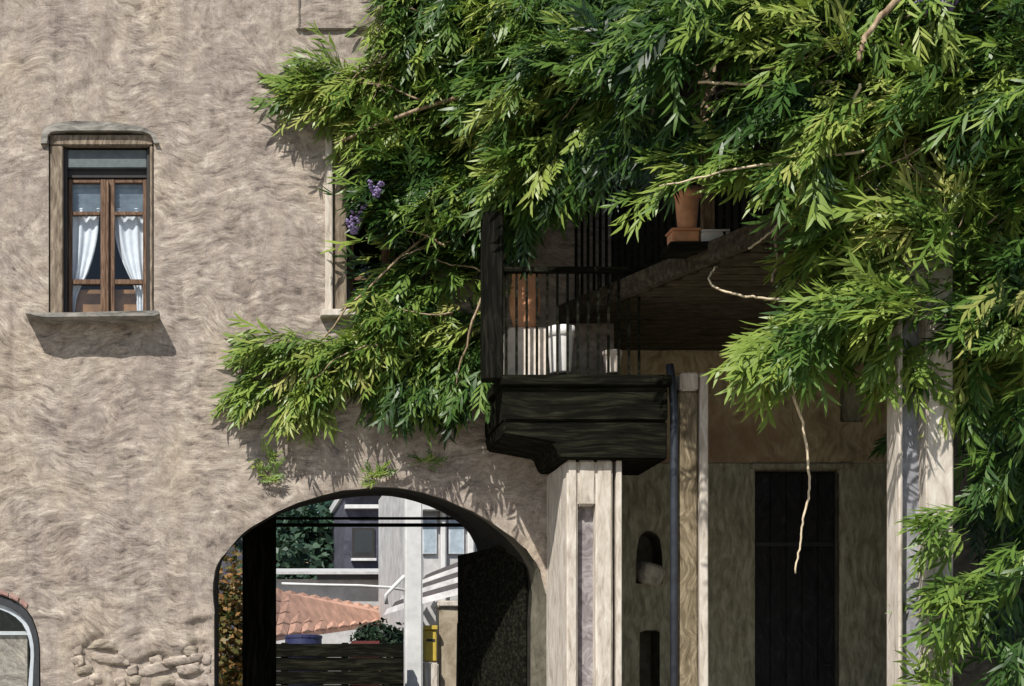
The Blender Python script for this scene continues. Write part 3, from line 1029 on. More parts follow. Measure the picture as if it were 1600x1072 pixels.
# pots on the gallery edge; trough pair below the orange pot
tq = 0.60
ep = EA + (EB - EA) * tq
dG = 14 + ep.y
ztr = zg + 0.152
MB_sh = MB().box(ep.x - .16, ep.x + .31, ep.y - .24, ep.y + .02, ztr - .02, ztr)
tro = empty('terracotta_trough', (ep.x - .05, ep.y - .16, ztr + .002), 'low terracotta trough on the gallery edge under the orange pot', 'trough')
MB().box(ep.x - .17, ep.x + .03, ep.y - .22, ep.y - .06, ztr + .002, ztr + .095).build('body', M['terracotta'], tro, bevel=0.01)
MB().box(ep.x - .18, ep.x + .04, ep.y - .23, ep.y - .05, ztr + .0955, ztr + .112).build('rim', M['terracotta'], tro, bevel=0.005)
tr2 = empty('white_trough', (ep.x + .15, ep.y - .16, ztr + .002), 'low white trough beside the terracotta trough on the gallery edge', 'trough')
MB().box(ep.x + .045, ep.x + .265, ep.y - .22, ep.y - .06, ztr + .002, ztr + .085).build('body', M['white_pot'], tr2, bevel=0.01)
MB().box(ep.x + .043, ep.x + .27, ep.y - .23, ep.y - .05, ztr + .0855, ztr + .10).build('rim', M['white_pot'], tr2, bevel=0.005)
sh = MB().box(ep.x - .2, ep.x + .3, ep.y - .26, ep.y - .02, zg + .09, zg + .151).build('ledge', M['dark_wood'], gal, bevel=0.004)
root = empty('orange_pot', (ep.x - .04, ep.y - .14, ztr + .114), 'tall orange pot standing on the terracotta trough at the gallery edge', 'flower pot')
c = root.location.copy()
MB().lathe(c, [(.065, 0), (.068, .01), (.088, .24)], 22).build('body', M['terracotta'], root, smooth=True)
MB().lathe(c, [(.088, .24), (.098, .245), (.098, .31), (.082, .31), (.08, .26)], 22).build('rim', M['terracotta'], root, smooth=True)

# ------------------------------------------------------------------ wisteria
nrng = np.random.default_rng(11)


def leaf_template(rng, n_pairs=6, L=0.34, ll=0.085, lw_=0.021):
    """compound leaf along +x, drooping; returns verts, faces"""
    vs, fs = [], []
    droop = rng.uniform(0.05, 0.22)
    side = rng.uniform(-0.12, 0.12)

    def rach(t):
        return np.array([L * t, side * L * t * t * 2, -droop * L * t * t * 2])
    # rachis: slim three-sided taper
    for t, r in ((0, .0028), (1, .0012)):
        c = rach(t)
        for k in range(3):
            a = 2.1 * k
            vs.append(c + np.array([0, r * math.cos(a), r * math.sin(a)]))
    fs += [(0, 1, 4, 3), (1, 2, 5, 4), (2, 0, 3, 5)]

    def leaflet(base, ang, length, width, dz):
        n = len(vs)
        d = np.array([math.cos(ang), math.sin(ang), dz])
        d /= np.linalg.norm(d)
        s = np.array([-math.sin(ang), math.cos(ang), rng.uniform(-.35, .35)])
        curl = rng.uniform(-0.15, 0.25)
        bend = rng.uniform(-0.55, 0.55)
        pts = [(0, 0), (.33, 1), (.33, -1), (.68, .8), (.68, -.8), (1, 0)]
        for t, w in pts:
            p = base + d * length * t + s * (w * width / 2 + bend * length * t * t * .5) + np.array([0, 0, -curl * length * t * t])
            vs.append(p)
        fs.extend([(n, n + 2, n + 1), (n + 1, n + 2, n + 4, n + 3), (n + 3, n + 4, n + 5)])
    for i in range(n_pairs):
        t = 0.22 + 0.74 * i / (n_pairs - 1)
        b = rach(t)
        sc = 0.75 + 0.5 * math.sin(math.pi * (0.15 + 0.75 * t))
        for sg in (1, -1):
            leaflet(b, sg * math.radians(rng.uniform(12, 42)), ll * sc * rng.uniform(.85, 1.15), lw_ * sc, rng.uniform(-.45, .1))
    leaflet(rach(1), rng.uniform(-.2, .2), ll * 1.1, lw_, -0.2)
    return np.array(vs), fs


trng = random.Random(21)
TEMPL = [leaf_template(trng, trng.choice([4, 5, 6]), trng.uniform(.24, .40), trng.uniform(.12, .20), trng.uniform(.022, .033)) for _ in range(9)]


def in_poly(px, py, poly):
    ins = False
    n = len(poly)
    for i in range(n):
        ax, ay = poly[i]
        bx_, by_ = poly[(i + 1) % n]
        if (ay > py) != (by_ > py) and px < (bx_ - ax) * (py - ay) / (by_ - ay) + ax: ins = not ins
    return ins


def frame_mat(dirv, nrm):
    x = np.array(dirv, float)
    x /= np.linalg.norm(x)
    z = np.array(nrm, float)
    z = z - x * z.dot(x)
    ln = np.linalg.norm(z)
    if ln < 1e-3: z = np.array([0, -1, 0.3]) - x * x.dot([0, -1, .3])
    z /= np.linalg.norm(z)
    y = np.cross(z, x)
    return np.stack([x, y, z], 1)


LEAVES = []           # (position, 3x3, scale, template, tint)
lr = random.Random(77)


def edge_y(px):
    """how far the plant stands off the facade, by where along the building it grows"""
    ks = [(350, -0.08), (560, -0.12), (640, -0.18), (720, -0.22), (790, -0.36), (850, -0.8), (900, -1.15), (1000, -1.9), (1080, -2.75), (1250, -3.0), (1700, -3.1)]
    for (a, ya), (b, yb) in zip(ks[:-1], ks[1:]):
        if px <= b: return ya + (yb - ya) * max(0, (px - a)) / (b - a)
    return ks[-1][1]


def grow(poly, count, thick, dirv, spread, tint, keep=None, sc=(0.6, 1.0), dmul=None):
    x0, x1 = min(p[0] for p in poly), max(p[0] for p in poly)
    y0, y1 = min(p[1] for p in poly), max(p[1] for p in poly)
    made = 0
    tries = 0
    while made < count and tries < count * 30:
        tries += 1
        px, py = lr.uniform(x0, x1), lr.uniform(y0, y1)
        if not in_poly(px, py, poly): continue
        if keep and lr.random() > keep(px, py): continue
        # clumps: denser and sparser places
        q = Vector((px / 95.0, py / 70.0, 3.1))
        if mnoise.noise(q) < lr.uniform(-0.55, 0.2): continue
        yb = edge_y(px)
        lump = mnoise.noise(Vector((px / 75.0, py / 60.0, 9.4)))
        thin = min(1.0, max(0.25, 0.25 + (px - 640) / 260))
        fl = Vector((px / 125.0, py / 100.0, 0.0))
        f1, f2 = mnoise.noise(fl), mnoise.noise(fl + Vector((4.2, 7.7, 2)))
        d0 = np.array(dirv) + np.array([f1 * 1.5, f2 * .45, f2 * 1.6]) + nrng.normal(0, spread * .6, 3)
        d0 /= np.linalg.norm(d0)
        depth = lr.random()
        Y = yb + thick * thin * (0.7 - depth) - lump * 0.65 * thin
        p0 = np.array(P(px, py, 14 + min(Y, -.06)))
        t0 = tint + light_tint_at(px, py) + mnoise.noise(Vector((px / 60.0, py / 60.0, 5.5))) * .3 + lr.gauss(0, .17)
        n0 = np.array([-0.30, -0.70, 0.7]) + nrng.normal(0, .3, 3)
        for k in range(5):                                   # a spray: five leaves along one shoot
            p = p0 + d0 * (0.11 * k - .2) + nrng.normal(0, .035, 3)
            p[1] = min(p[1], -0.05)
            d = d0 * 1.0 + np.array([0, 0, -.12 * k * .5]) + nrng.normal(0, spread, 3)
            LEAVES.append((p, frame_mat(d, n0 + nrng.normal(0, .22, 3)), lr.uniform(*sc), lr.randrange(len(TEMPL)), t0 + lr.gauss(0, .06), depth))
        made += 5


def light_tint_at(px, py):  # sunlit and shaded regions of the plant put into leaf colour
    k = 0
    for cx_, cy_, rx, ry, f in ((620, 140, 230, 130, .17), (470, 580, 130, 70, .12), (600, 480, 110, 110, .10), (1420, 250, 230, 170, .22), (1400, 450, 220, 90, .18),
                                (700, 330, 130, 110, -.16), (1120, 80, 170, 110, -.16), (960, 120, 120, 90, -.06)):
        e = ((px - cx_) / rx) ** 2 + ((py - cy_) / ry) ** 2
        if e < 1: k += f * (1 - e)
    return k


A_POLY = [(650, -60), (610, 40), (560, 100), (520, 145), (550, 165), (600, 172), (622, 225), (618, 300), (618, 400), (596, 470), (535, 530), (480, 562),
          (440, 605), (470, 610), (520, 600), (555, 568), (600, 565), (650, 585), (690, 570), (740, 585), (775, 575), (750, 540), (740, 440), (795, 365),
          (848, 300), (880, 240), (915, 175), (1030, 150), (1120, 110), (1120, -60)]
B_POLY = [(1090, -60), (1090, 90), (1180, 120), (1290, 175), (1230, 225), (1210, 245), (1290, 250), (1325, 330), (1260, 400), (1275, 440),
          (1235, 540), (1290, 520), (1420, 490), (1500, 530), (1600, 575), (1680, 600), (1680, -60)]


def dark_hole(px, py):
    k = 1.0
    for cx_, cy_, rx, ry, f in ((1160, 190, 130, 55, 1.0), (1090, 130, 110, 60, .85), (1000, 300, 110, 110, .85), (1180, 70, 80, 40, .5), (900, 150, 60, 40, .5), (1330, 390, 60, 35, .6), (640, 400, 40, 40, .6), (800, 330, 70, 60, .6), (1560, 320, 60, 40, .8), (690, 330, 60, 50, .4)):
        e = ((px - cx_) / rx) ** 2 + ((py - cy_) / ry) ** 2
        if e < 1: k *= max(0, 1 - f * 1.25 * (1 - e * e * .6))
    return k


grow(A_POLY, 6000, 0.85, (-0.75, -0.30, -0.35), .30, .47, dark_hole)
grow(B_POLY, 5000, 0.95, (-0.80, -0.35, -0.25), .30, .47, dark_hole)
# hanging tips and sprays; the lowest tints paint shade into the hollows
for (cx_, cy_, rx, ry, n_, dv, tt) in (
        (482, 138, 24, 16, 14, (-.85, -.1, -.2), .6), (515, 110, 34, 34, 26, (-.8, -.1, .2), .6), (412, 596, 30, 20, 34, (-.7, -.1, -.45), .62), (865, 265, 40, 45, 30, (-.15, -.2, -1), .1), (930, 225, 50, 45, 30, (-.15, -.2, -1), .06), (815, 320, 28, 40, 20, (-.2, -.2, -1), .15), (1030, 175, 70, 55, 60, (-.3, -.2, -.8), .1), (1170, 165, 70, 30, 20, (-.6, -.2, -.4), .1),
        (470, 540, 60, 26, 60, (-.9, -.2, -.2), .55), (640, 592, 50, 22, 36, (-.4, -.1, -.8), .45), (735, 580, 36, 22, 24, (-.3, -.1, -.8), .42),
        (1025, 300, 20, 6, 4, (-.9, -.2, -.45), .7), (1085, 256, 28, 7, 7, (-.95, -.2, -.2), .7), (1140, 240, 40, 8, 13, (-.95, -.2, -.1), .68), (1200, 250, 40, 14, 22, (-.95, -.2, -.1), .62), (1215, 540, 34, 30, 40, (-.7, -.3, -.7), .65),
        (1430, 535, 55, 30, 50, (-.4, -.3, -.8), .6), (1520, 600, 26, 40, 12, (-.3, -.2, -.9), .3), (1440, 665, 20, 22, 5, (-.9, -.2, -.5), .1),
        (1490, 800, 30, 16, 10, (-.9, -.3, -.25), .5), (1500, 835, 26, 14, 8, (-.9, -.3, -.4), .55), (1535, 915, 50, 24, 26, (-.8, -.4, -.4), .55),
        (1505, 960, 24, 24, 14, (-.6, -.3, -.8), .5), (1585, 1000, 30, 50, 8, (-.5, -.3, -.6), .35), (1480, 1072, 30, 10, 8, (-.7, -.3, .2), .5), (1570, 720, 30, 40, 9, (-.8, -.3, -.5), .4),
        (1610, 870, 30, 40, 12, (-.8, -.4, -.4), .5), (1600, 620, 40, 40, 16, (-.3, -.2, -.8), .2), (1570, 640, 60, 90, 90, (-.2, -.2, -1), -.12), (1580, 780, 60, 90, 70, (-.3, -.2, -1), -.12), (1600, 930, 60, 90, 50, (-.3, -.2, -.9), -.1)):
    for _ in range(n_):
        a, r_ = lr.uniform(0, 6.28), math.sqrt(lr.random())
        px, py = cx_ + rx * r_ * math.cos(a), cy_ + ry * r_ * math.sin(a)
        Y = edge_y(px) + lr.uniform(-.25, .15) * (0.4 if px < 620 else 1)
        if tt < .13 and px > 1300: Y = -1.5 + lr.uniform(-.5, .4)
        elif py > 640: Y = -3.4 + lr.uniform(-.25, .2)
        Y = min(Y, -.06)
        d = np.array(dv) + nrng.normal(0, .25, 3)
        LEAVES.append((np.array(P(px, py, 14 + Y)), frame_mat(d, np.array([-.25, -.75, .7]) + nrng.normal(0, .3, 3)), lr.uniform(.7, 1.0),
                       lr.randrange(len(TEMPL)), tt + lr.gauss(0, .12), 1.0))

wis = empty('wisteria_vine', (6.95, -2.2, 0), 'large green wisteria climbing over the gallery and across the facade', 'climbing plant')
# the 300 leaves that show largest are parts of their own
front = sorted(range(len(LEAVES)), key=lambda i: -(LEAVES[i][5] + LEAVES[i][2] * .6 + (0.25 if 560 < (LEAVES[i][0][0] * F / (14 + LEAVES[i][0][1]) + CX) else 0)))
vis = [i for i in front if -20 < CY - (LEAVES[i][0][2] - EYE) * F / (14 + LEAVES[i][0][1]) < 1072]
single = set(vis[:300])
leaf_var = []
for k, (tv, tf) in enumerate(TEMPL):
    for tint in (.3, .5, .7):
        me = bpy.data.meshes.new('leaf')
        me.from_pydata(tv.tolist(), [], tf)
        at = me.attributes.new('tint', 'FLOAT', 'FACE')
        at.data.foreach_set('value', [tint] * len(me.polygons))
        for p in me.polygons: p.use_smooth = True
        me.materials.append(M['leaf'])
        leaf_var.append(me)
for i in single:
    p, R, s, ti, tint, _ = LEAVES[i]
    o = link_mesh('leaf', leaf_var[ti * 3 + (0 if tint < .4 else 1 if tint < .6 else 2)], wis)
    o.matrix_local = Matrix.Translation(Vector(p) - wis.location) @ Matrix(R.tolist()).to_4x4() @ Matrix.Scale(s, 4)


def bulk_leaves(name, items, mat, parent, templ=None):
    templ = templ or TEMPL
    base = np.array(origin(parent)) if parent else np.zeros(3)
    vs, loops, starts, tots, tints = [], [], [], [], []
    off = 0
    ls = 0
    for it in items:
        p, R, s, ti, tint = it[:5]
        tv, tf = templ[ti]
        vs.append((tv * s) @ R.T + p - base)
        for f in tf:
            loops.extend([i + off for i in f])
            starts.append(ls)
            ls += len(f)
            tints.append(tint)
        off += len(tv)
    co = np.concatenate(vs).astype(np.float32)
    me = bpy.data.meshes.new(name)
    me.vertices.add(len(co))
    me.vertices.foreach_set('co', co.ravel())
    me.loops.add(len(loops))
    me.loops.foreach_set('vertex_index', loops)
    me.polygons.add(len(starts))
    me.polygons.foreach_set('loop_start', starts)
    me.update(calc_edges=True)
    at = me.attributes.new('tint', 'FLOAT', 'FACE')
    at.data.foreach_set('value', tints)
    me.polygons.foreach_set('use_smooth', [True] * len(starts))
    me.materials.append(mat)
    return link_mesh(name, me, parent)


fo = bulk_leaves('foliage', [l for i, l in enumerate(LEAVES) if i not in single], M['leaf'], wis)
fo['kind'] = 'stuff'


# trunk, branches, stems
def wiggle(pts, n, amp, seed):
    r_ = random.Random(seed)
    pts = [Vector(p) for p in pts]
    out = []
    for a, b in zip(pts[:-1], pts[1:]):
        for i in range(n):
            t = i / n
            out.append(a.lerp(b, t))
    out.append(pts[-1])
    for _ in range(2):
        out = [out[0]] + [(out[i - 1] + out[i] * 2 + out[i + 1]) / 4 for i in range(1, len(out) - 1)] + [out[-1]]
    return [p + Vector((r_.uniform(-1, 1), r_.uniform(-1, 1), r_.uniform(-1, 1))) * amp for p in out]


def taper(n, r0, r1): return [r0 + (r1 - r0) * i / (n - 1) for i in range(n)]


tp = wiggle([(6.95, -2.2, 0), (6.8, -2.1, 1.6), (7.0, -2.3, 3.2), (6.7, -2.75, 5.0), (6.2, -2.9, 6.3)], 6, 0.02, 1)
MB().tube(tp, taper(len(tp), 0.11, 0.05), 10).build('trunk', M['stem'], wis, smooth=True)
arms = [([(6.2, -2.9, 6.3), (5.2, -2.9, 6.5), (4.2, -2.6, 6.5), (3.2, -1.3, 6.6), (2.2, -.5, 6.9), (1.2, -.2, 6.6)], .045, .012),
        ([(4.2, -2.6, 6.5), (3.4, -1.3, 6.6), (2.6, -.5, 6.2), (1.6, -.2, 5.5), (.75, -.1, 4.6)], .022, .006),
        ([(6.6, -2.8, 5.2), (5.8, -3.0, 5.4), (5.0, -3.0, 5.5), (4.2, -2.9, 5.4)], .03, .007),
        ([(2.6, -.6, 5.6), (2.3, -.5, 5.0), (2.15, -.45, 4.4)], .016, .005)]
for k, (pts, r0, r1) in enumerate(arms):
    q = wiggle(pts, 6, 0.02, 20 + k)
    MB().tube(q, taper(len(q), r0, r1), 8).build('branch', M['stem'], wis, smooth=True)


def px_tube(pts, d0, d1, r0, r1, name, mat, seed):
    n_ = len(pts)
    q = [P(a, b, d0 + (d1 - d0) * i / (n_ - 1)) for i, (a, b) in enumerate(pts)]
    q = wiggle(q, 6, 0.006, seed)
    return MB().tube(q, taper(len(q), r0, r1), 6).build(name, mat, wis, smooth=True)


px_tube([(1222, 560), (1237, 610), (1255, 660), (1263, 720), (1266, 770), (1252, 820), (1251, 850), (1242, 895)], 11.0, 11.0, .0105, .006, 'tendril', M['tendril'], 1)
px_tube([(1120, 415), (1107, 432), (1112, 448), (1145, 460), (1190, 466), (1245, 470)], 11.5, 11.1, .006, .009, 'tendril', M['tendril'], 2)
px_tube([(1170, 388), (1195, 372), (1210, 358), (1222, 340)], 11.3, 11.2, .007, .008, 'tendril', M['tendril'], 3)
px_tube([(1225, 320), (1210, 370), (1215, 410), (1205, 440)], 11.3, 11.2, .014, .009, 'tendril', M['stem'], 4)
px_tube([(1341, 95), (1350, 60), (1375, 25), (1420, -15)], 10.25, 10.3, .017, .021, 'branch', M['stem'], 5)
px_tube([(1090, 128), (1180, 133), (1240, 135), (1300, 128)], 10.9, 10.7, .009, .012, 'tendril', M['tendril'], 6)
px_tube([(1028, 290), (1024, 240), (1022, 190), (1030, 130)], 11.9, 11.9, .03, .036, 'branch', M['tendril'], 7)
px_tube([(1345, 130), (1330, 165), (1290, 190)], 10.6, 10.7, .012, .008, 'tendril', M['tendril'], 8)
px_tube([(1030, 290), (1065, 285), (1140, 265), (1240, 252), (1350, 235)], 11.0, 10.6, .004, .010, 'tendril', M['leaf'] if False else M['tendril'], 9)


# thin woody stems tangled through the leaves
sr = random.Random(31)
for poly, n_ in ((A_POLY, 20), (B_POLY, 20)):
    made = 0
    while made < n_:
        px, py = sr.uniform(480, 1600), sr.uniform(0, 600)
        if not in_poly(px, py, poly): continue
        pts = []
        a = math.pi + sr.uniform(-.9, .7)
        rr_ = sr.uniform(-.1, .15) - (.25 if px > 560 else .05)
        for k in range(7):
            Y = edge_y(px) + rr_
            pts.append(P(px, py, 14 + min(Y, -.06)))
            a += sr.uniform(-.45, .45)
            px += math.cos(a) * sr.uniform(16, 34)
            py += -math.sin(a) * 22 + 5
            if not in_poly(px, py, poly): break
        if len(pts) < 4: continue
        q = wiggle(pts, 4, .004, made)
        MB().tube(q, taper(len(q), sr.uniform(.006, .011), .003), 5).build('stem', M['stem'], wis, smooth=True)
        made += 1


# hanging lilac flower clusters
def flower(px, py, d, h, label=None):
    c = P(px, py, d)
    bm = bmesh.new()
    r_ = random.Random(int(px))
    for k in range(46):
        t = r_.random()
        rr = (1 - t) * 0.055 + 0.012
        a = r_.uniform(0, 6.28)
        m4 = Matrix.Translation(c + Vector((rr * math.cos(a), rr * math.sin(a), -t * h))) @ Matrix.Diagonal((.017, .017, .013, 1))
        bmesh.ops.create_icosphere(bm, subdivisions=1, radius=1, matrix=m4)
    bmesh.ops.translate(bm, verts=bm.verts, vec=-wis.location)
    me = bpy.data.meshes.new('flower_cluster')
    bm.to_mesh(me)
    bm.free()
    me.materials.append(M['purple'])
    return link_mesh('flower_cluster', me, wis)


for px, py, d, h in ((560, 322, 13.62, .15), (588, 284, 13.5, .13), (553, 342, 13.66, .12), (1448, 2, 10.5, .07), (1480, 0, 10.5, .08)):
    flower(px, py, d, h)

# small weeds rooted in the wall
SM = [leaf_template(trng, 4, .085, .04, .010) for _ in range(4)]


def sprig(px, py, n_, label, spread=20):
    p0 = P(px, py, 13.98)
    e = empty('wall_weed', p0, label, 'weed')
    its = []
    for _ in range(n_):
        a = lr.uniform(-.2, 3.4)
        d = np.array([math.cos(a), -.5, math.sin(a) * .7])
        q = P(px + lr.uniform(-spread, spread), py + lr.uniform(-10, 10), 13.95)
        its.append((np.array(q), frame_mat(d, np.array([-.2, -.8, .5]) + nrng.normal(0, .2, 3)), lr.uniform(.8, 1.25), lr.randrange(4), .6 + lr.gauss(0, .1)))
    bulk_leaves('leaves', its, M['leaf'], e, SM)['kind'] = 'stuff'
    MB().tube([p0 + Vector((0, .03, 0)), p0 + Vector((0.01, -.02, .03)), p0 + Vector((.02, -.05, .08))], [.005, .004, .003], 6).build('stem', M['tendril'], e)


sprig(420, 745, 14, 'small bright green weed growing from the facade left above the arch')
sprig(588, 748, 18, 'green weed growing at the crown of the arch', 10)
sprig(418, 716, 8, 'tiny weed on the facade just over the bright green weed', 8)
sprig(668, 722, 10, 'small weed on the facade to the right of the arch crown', 12)


# ------------------------------------------------------------------ the square seen through the arch
def blob_tree(name, label, cat, c, r, h, z0, n_, mat, trunk_r, seed, lsz=.09, group=None):
    rr = random.Random(seed)
    e = empty(name, (c[0], c[1], 0), label, cat, group)
    MB().tube([(c[0], c[1], 0), (c[0] + .05, c[1], z0), (c[0], c[1] + .05, z0 + h * .6)], [trunk_r, trunk_r * .8, trunk_r * .4], 8) \
        .build('trunk', M['stem'], e, smooth=True)
    tv = np.array([[0, 0, 0], [.5, .32, 0.05], [1, 0, -.1], [.5, -.32, .05]])
    T = [(tv * lsz * k, [(0, 1, 2, 3)]) for k in (1.6, 2.2)]
    its = []
    off = Vector((seed * 3.3, 1, 2))
    while len(its) < n_:
        v = Vector((rr.gauss(0, 1), rr.gauss(0, 1), rr.gauss(0, 1))).normalized()
        rad = (0.55 + 0.45 * rr.random()) * (0.82 + 0.5 * mnoise.noise(v * 2.2 + off))
        q = Vector((c[0] + v.x * r * rad, c[1] + v.y * r * rad, z0 + h / 2 + v.z * h / 2 * rad))
        d = np.array([rr.gauss(0, 1), rr.gauss(0, 1), rr.gauss(0, .7)])
        its.append((np.array(q), frame_mat(d, np.array(v) + nrng.normal(0, .4, 3)), rr.uniform(.7, 1.3), rr.randrange(2), rr.random()))
    bulk_leaves('crown', its, mat, e, T)
    return e


# grey-blue house with dark windows
DH = 40.0
b1 = empty('blue_grey_house', (X(590, DH), 26, 0), 'slate blue house with dark window seen far through the arch', 'house')
MB().box(X(538, DH), X(646, DH), 26, 31, 0, Z(775, DH)).build('wall', M['grey_wall'], b1)
MB().box(X(534, DH), X(649, DH), 25.7, 31.2, Z(775, DH) + .01, Z(762, DH)).build('cornice', M['white_paint'], b1)
MB().prism([(X(534, DH), Z(762, DH) + .01), (X(649, DH), Z(762, DH) + .01), (X(592, DH), Z(700, DH))], 25.7, 31.2).build('roof', M['slate'], b1)
for a, b in ((550, 585), (600, 634)):
    wv = MB().box(X(a, DH), X(b, DH), 25.95, 26.02, Z(872, DH), Z(825, DH)).build('window', M['dark_frame'], b1)
    MB().box(X(a, DH) + .06, X(b, DH) - .06, 25.93, 25.94, Z(868, DH), Z(829, DH)).build('pane', M['glass'], wv)
    MB().box(X(a - 2, DH), X(b + 2, DH), 25.85, 25.98, Z(877, DH), Z(873, DH)).build('sill', M['white_paint'], wv)
MB().box(X(538, DH), X(646, DH), 25.8, 25.97, Z(796, DH), Z(790, DH)).build('string_course', M['white_paint'], b1)
# white garden building in front of it
DW = 36.0
b2 = empty('white_outbuilding', (X(520, DW), 22, 0), 'long low white outbuilding with grey roof beyond the arch', 'outbuilding')
MB().box(X(425, DW), X(640, DW), 22, 24.5, 0, Z(905, DW)).build('wall', M['white_wall'], b2)
MB().add([(X(420, DW), 21.6, Z(900, DW)), (X(645, DW), 21.6, Z(900, DW)), (X(645, DW), 24.8, Z(872, DW)), (X(420, DW), 24.8, Z(872, DW)),
          (X(420, DW), 21.6, Z(896, DW)), (X(645, DW), 21.6, Z(896, DW)), (X(645, DW), 24.8, Z(868, DW)), (X(420, DW), 24.8, Z(868, DW))],
         [(0, 1, 2, 3), (4, 5, 6, 7), (0, 1, 5, 4), (2, 3, 7, 6), (0, 3, 7, 4), (1, 2, 6, 5)]).build('roof', M['white_wall'], b2)
MB().box(X(495, DW), X(636, DW), 21.9, 21.98, Z(906, DW), Z(897, DW)).build('shutter_band', M['slate'], b2)
# orange tiled lean-to, running away to the right
b3 = empty('tiled_shed', (X(500, 30), 16, 0), 'open shed with orange tiled roof in the square', 'shed')
LA, LB, LC, LD = P(425, 922, 30), P(640, 958, 38), P(640, 967, 36.5), P(405, 1000, 28.2)
MB().add([LA, LB, LC, LD, LA - Vector((0, 0, .06)), LB - Vector((0, 0, .06)), LC - Vector((0, 0, .06)), LD - Vector((0, 0, .06))],
         [(0, 1, 2, 3), (7, 6, 5, 4), (0, 4, 5, 1), (1, 5, 6, 2), (2, 6, 7, 3), (3, 7, 4, 0)]).build('roof', M['tile'], b3)
for i in range(13):
    for j in range(4):
        u0, u1, v0, v1 = i / 13, (i + .94) / 13, j / 4, (j + 1.06) / 4
        def bil(u, v): return (LA.lerp(LB, u)).lerp(LD.lerp(LC, u), v)
        q = [bil(u0, v0), bil(u1, v0), bil(u1, v1), bil(u0, v1)]
        upn = Vector((0, 0, .02))
        mid_a, mid_b = (q[0] + q[1]) / 2 + Vector((0, 0, .055)), (q[2] + q[3]) / 2 + Vector((0, 0, .055 + .022))
        q = [q[0] + upn, q[1] + upn, q[2] + upn * 2, q[3] + upn * 2]
        MB().add([q[0], mid_a, q[1], q[2], mid_b, q[3]], [(0, 1, 4, 5), (1, 2, 3, 4), (0, 2, 1), (3, 5, 4)]).build('roof_tile', M['tile'], b3)
for p in (LA, LB, LC, LD):
    MB().box(p.x - .06, p.x + .06, p.y - .06, p.y + .06, 0, p.z - .07).build('post', M['dark_wood'], b3)
# white house with pilasters and curved awning
DV = 30.0
b4 = empty('white_house', (X(720, DV), 16, 0), 'white house with curved striped awning on the right beyond the arch', 'house')
MB().box(X(640, DV), X(980, DV), 16.2, 21, 0, Z(720, DV)).build('wall', M['white_wall'], b4)
for a, b in ((641, 656), (690, 698), (732, 742)):
    MB().box(X(a, DV), X(b, DV), 16.05, 16.197, 0, Z(730, DV)).build('pilaster', M['white_paint'], b4, bevel=0.02)
for a, b in ((662, 684), (703, 727)):
    wv = MB().box(X(a, DV), X(b, DV), 16.14, 16.19, Z(864, DV), Z(805, DV)).build('window', M['pale_metal'], b4)
    MB().box(X(a + 2, DV), X(b - 2, DV), 16.12, 16.13, Z(862, DV), Z(808, DV)).build('pane', M['glass'], wv)
MB().box(X(636, DV), X(985, DV), 15.9, 16.19, Z(797, DV), Z(788, DV)).build('cornice', M['white_paint'], b4)
# awning: stacked curved bands fanning out
for k in range(6):
    z0, z1 = Z(926 - 11 * k, 28.5), Z(926 - 11 * (k + 1), 28.5)
    r0 = 1.28 - 0.07 * k
    r1 = 1.28 - 0.07 * (k + 1)
    cxx = X(728, 28.5) + .07 * k
    nn = 26
    vs, fs = [], []
    for i in range(nn + 1):
        a = math.pi + math.pi * i / nn
        for r_, z_ in ((r0, z0), (r1, z1)):
            vs.append((cxx + r_ * math.cos(a) * 1.0, 15.9 + r_ * math.sin(a), z_ + (0.30 * math.cos(a))))
    for i in range(nn): fs.append((2 * i, 2 * i + 2, 2 * i + 3, 2 * i + 1))
    MB().add(vs, fs).build('awning_band', M['awning_cloth'] if k % 2 == 0 else M['awning_dark'], b4, smooth=True)
# white post nearer the arch
DQ = 24.5
wp = empty('white_post', (X(646, DQ), 10.5, 0), 'tall white painted post standing just beyond the arch', 'post')
MB().box(X(632, DQ), X(659, DQ), 10.4, 10.6, 0.12, Z(760, DQ)).build('shaft', M['white_paint'], wp, bevel=0.02)
MB().box(X(626, DQ), X(665, DQ), 10.35, 10.65, 0, 0.118).build('foot', M['white_paint'], wp, bevel=0.01)
MB().tube([P(632, 922, DQ), P(610, 918, DQ), P(560, 915, DQ), P(500, 914, DQ), P(440, 912, DQ)], .022, 8).build('side_rail', M['white_paint'], wp, smooth=True)
MB().tube([P(632, 900, DQ), P(615, 917, DQ), P(603, 930, DQ), P(604, 944, DQ)], .03, 8).build('bracket', M['white_paint'], wp, smooth=True)
# stone gatepost and yellow box
DS = 25.0
gp_ = empty('stone_gatepost', (X(700, DS), 11, 0), 'pale tan stone gatepost beside the white post', 'gatepost')
MB().box(X(684, DS), X(722, DS), 10.85, 11.2, 0, Z(950, DS)).build('shaft', M['tan_wall'], gp_, bevel=0.02, rough=0.01)
MB().box(X(680, DS), X(726, DS), 10.8, 11.25, Z(950, DS) + .002, Z(940, DS)).build('cap', M['pale_stone'], gp_, bevel=0.02)
yb_ = empty('letter_box', (X(671, 24.8), 10.8, Z(1034, 24.8)), 'yellow box between the white post and the stone gatepost', 'letter box')
MB().box(X(662, 24.8), X(681, 24.8), 10.7, 10.95, Z(1034, 24.8), Z(985, 24.8)).build('body', M['yellow'], yb_, bevel=0.015)
MB().box(X(661, 24.8), X(682, 24.8), 10.67, 10.98, Z(985, 24.8) + .002, Z(978, 24.8)).build('lid', M['yellow'], yb_, bevel=0.008)
MB().box(X(665, 24.8), X(678, 24.8), 10.692, 10.699, Z(1003, 24.8), Z(999, 24.8)).build('slot', M['iron'], yb_)
pb = MB().box(X(660, 24.8), X(683, 24.8), 10.65, 11.05, 0, Z(1036, 24.8)).build('stone_plinth', M['pale_stone'], bevel=0.02)
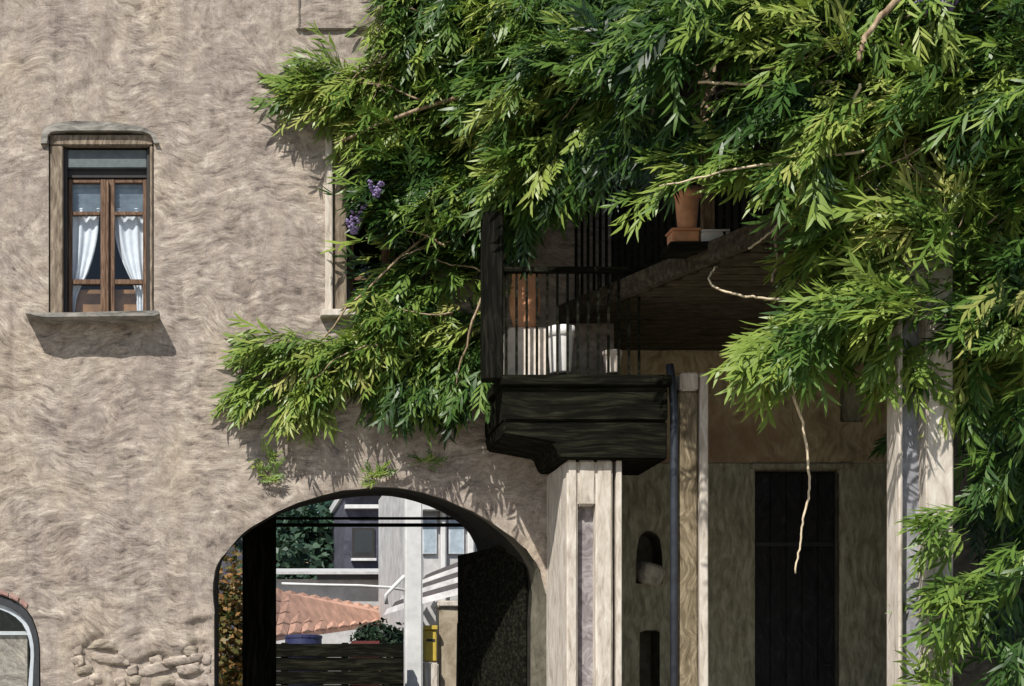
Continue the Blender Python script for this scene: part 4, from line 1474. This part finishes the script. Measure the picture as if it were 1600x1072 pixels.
pb['label'] = 'pale stone plinth under the yellow box'
pb['category'] = 'plinth'
# planting
blob_tree('garden_tree', 'bluish green tree filling the upper left of the arch view', 'tree', (X(480, 44), 30, 0), 1.6, 5.4, 3.2, 3800, M['conifer'], .16, 4, .13)
blob_tree('garden_tree', 'bushy dark tree behind the blue grey house', 'tree', (X(520, 60), 46, 0), 4.5, 7.5, 5.0, 3800, M['conifer'], .25, 8, .2)
blob_tree('autumn_shrub', 'orange and green autumn shrub at the far left of the arch', 'shrub', (X(352, 25), 11, 0), 0.7, 3.4, 1.3, 3200, M['autumn'], .06, 5, .06)
blob_tree('green_bush', 'mid green bush in front of the orange tiled roof', 'bush', (X(482, 26), 12, 0), .36, 1.0, 2.2, 900, M['bush'], .05, 6, .05)
blob_tree('hedge_bush', 'dark bush to the left of the white post', 'bush', (X(626, 25), 11, 0), .32, 1.5, 1.85, 1400, M['hedge'], .05, 9, .05)
# near-black board fence low in the arch, a blue barrel and a red crate standing behind it
DF = 24.0
fz = Z(1006, DF)
fe = empty('board_fence', (X(530, DF), 10, 0), 'near black horizontal board fence low in the arch view', 'fence')
for k in range(7):
    MB().box(X(400, DF), X(630, DF), 9.98 + .012 * (k % 2), 10.02 + .012 * (k % 2), fz - .2 * (k + 1) + .004, fz - .2 * k).build('board', M['dark_wood'], fe, bevel=0.006)
for p in (445, 540, 626):
    MB().box(X(p, DF) - .05, X(p, DF) + .05, 10.035, 10.13, 0, fz + .02).build('post', M['dark_wood'], fe, bevel=0.008)
br = empty('blue_barrel', (X(474, 25), 11, 0), 'dark blue barrel behind the black board fence', 'barrel')
MB().lathe((X(474, 25), 11, 0), [(.26, 0), (.30, .5), (.31, 1.2), (.30, 2.0), (.28, Z(998, 25))], 18).build('body', M['blue'], br, smooth=True)
MB().lathe((X(474, 25), 11, Z(998, 25) + .002), [(.29, 0), (.29, .04), (.25, .05)], 18).add([(X(474, 25) + .25 * math.cos(a * .35), 11 + .25 * math.sin(a * .35), Z(998, 25) + .052) for a in range(18)], [tuple(range(18))]) \
    .build('lid', M['blue'], br)
cr = empty('red_crate', (X(570, 25), 11, 0), 'dull red slatted crate stack behind the black board fence', 'crate')
for k in range(9):
    MB().box(X(548, 25), X(592, 25), 10.9, 10.92, Z(1002, 25) - .24 * (k + 1) + .03, Z(1002, 25) - .24 * k).build('slat', M['red'], cr, bevel=0.004)
MB().box(X(549, 25), X(591, 25), 10.921, 11.3, 0, Z(1004, 25)).build('body', M['red'], cr)
blob_tree('low_bush', 'dark low bush under the right end of the orange roof', 'bush', (X(590, 26.5), 12.5, 0), .5, .5, 2.95, 1500, M['hedge'], .05, 12, .045)

# backdrop houses far behind, so that the street goes on
for px_a, px_b, py_t, d, mt, lb in ((250, 440, 800, 62, 'grey_wall', 'distant grey house at the left of the square'), (690, 1010, 700, 58, 'white_wall', 'distant pale house behind the white house')):
    e = empty('far_house', (X((px_a + px_b) / 2, d), d - 14, 0), lb, 'house')
    MB().box(X(px_a, d), X(px_b, d), d - 14, d - 8, 0, Z(py_t, d)).build('wall', M[mt], e)
    MB().prism([(X(px_a, d) - .3, Z(py_t, d) + .01), (X(px_b, d) + .3, Z(py_t, d) + .01), ((X(px_a, d) + X(px_b, d)) / 2, Z(py_t, d) + 2.5)], d - 14.3, d - 7.8).build('roof', M['tile'], e)
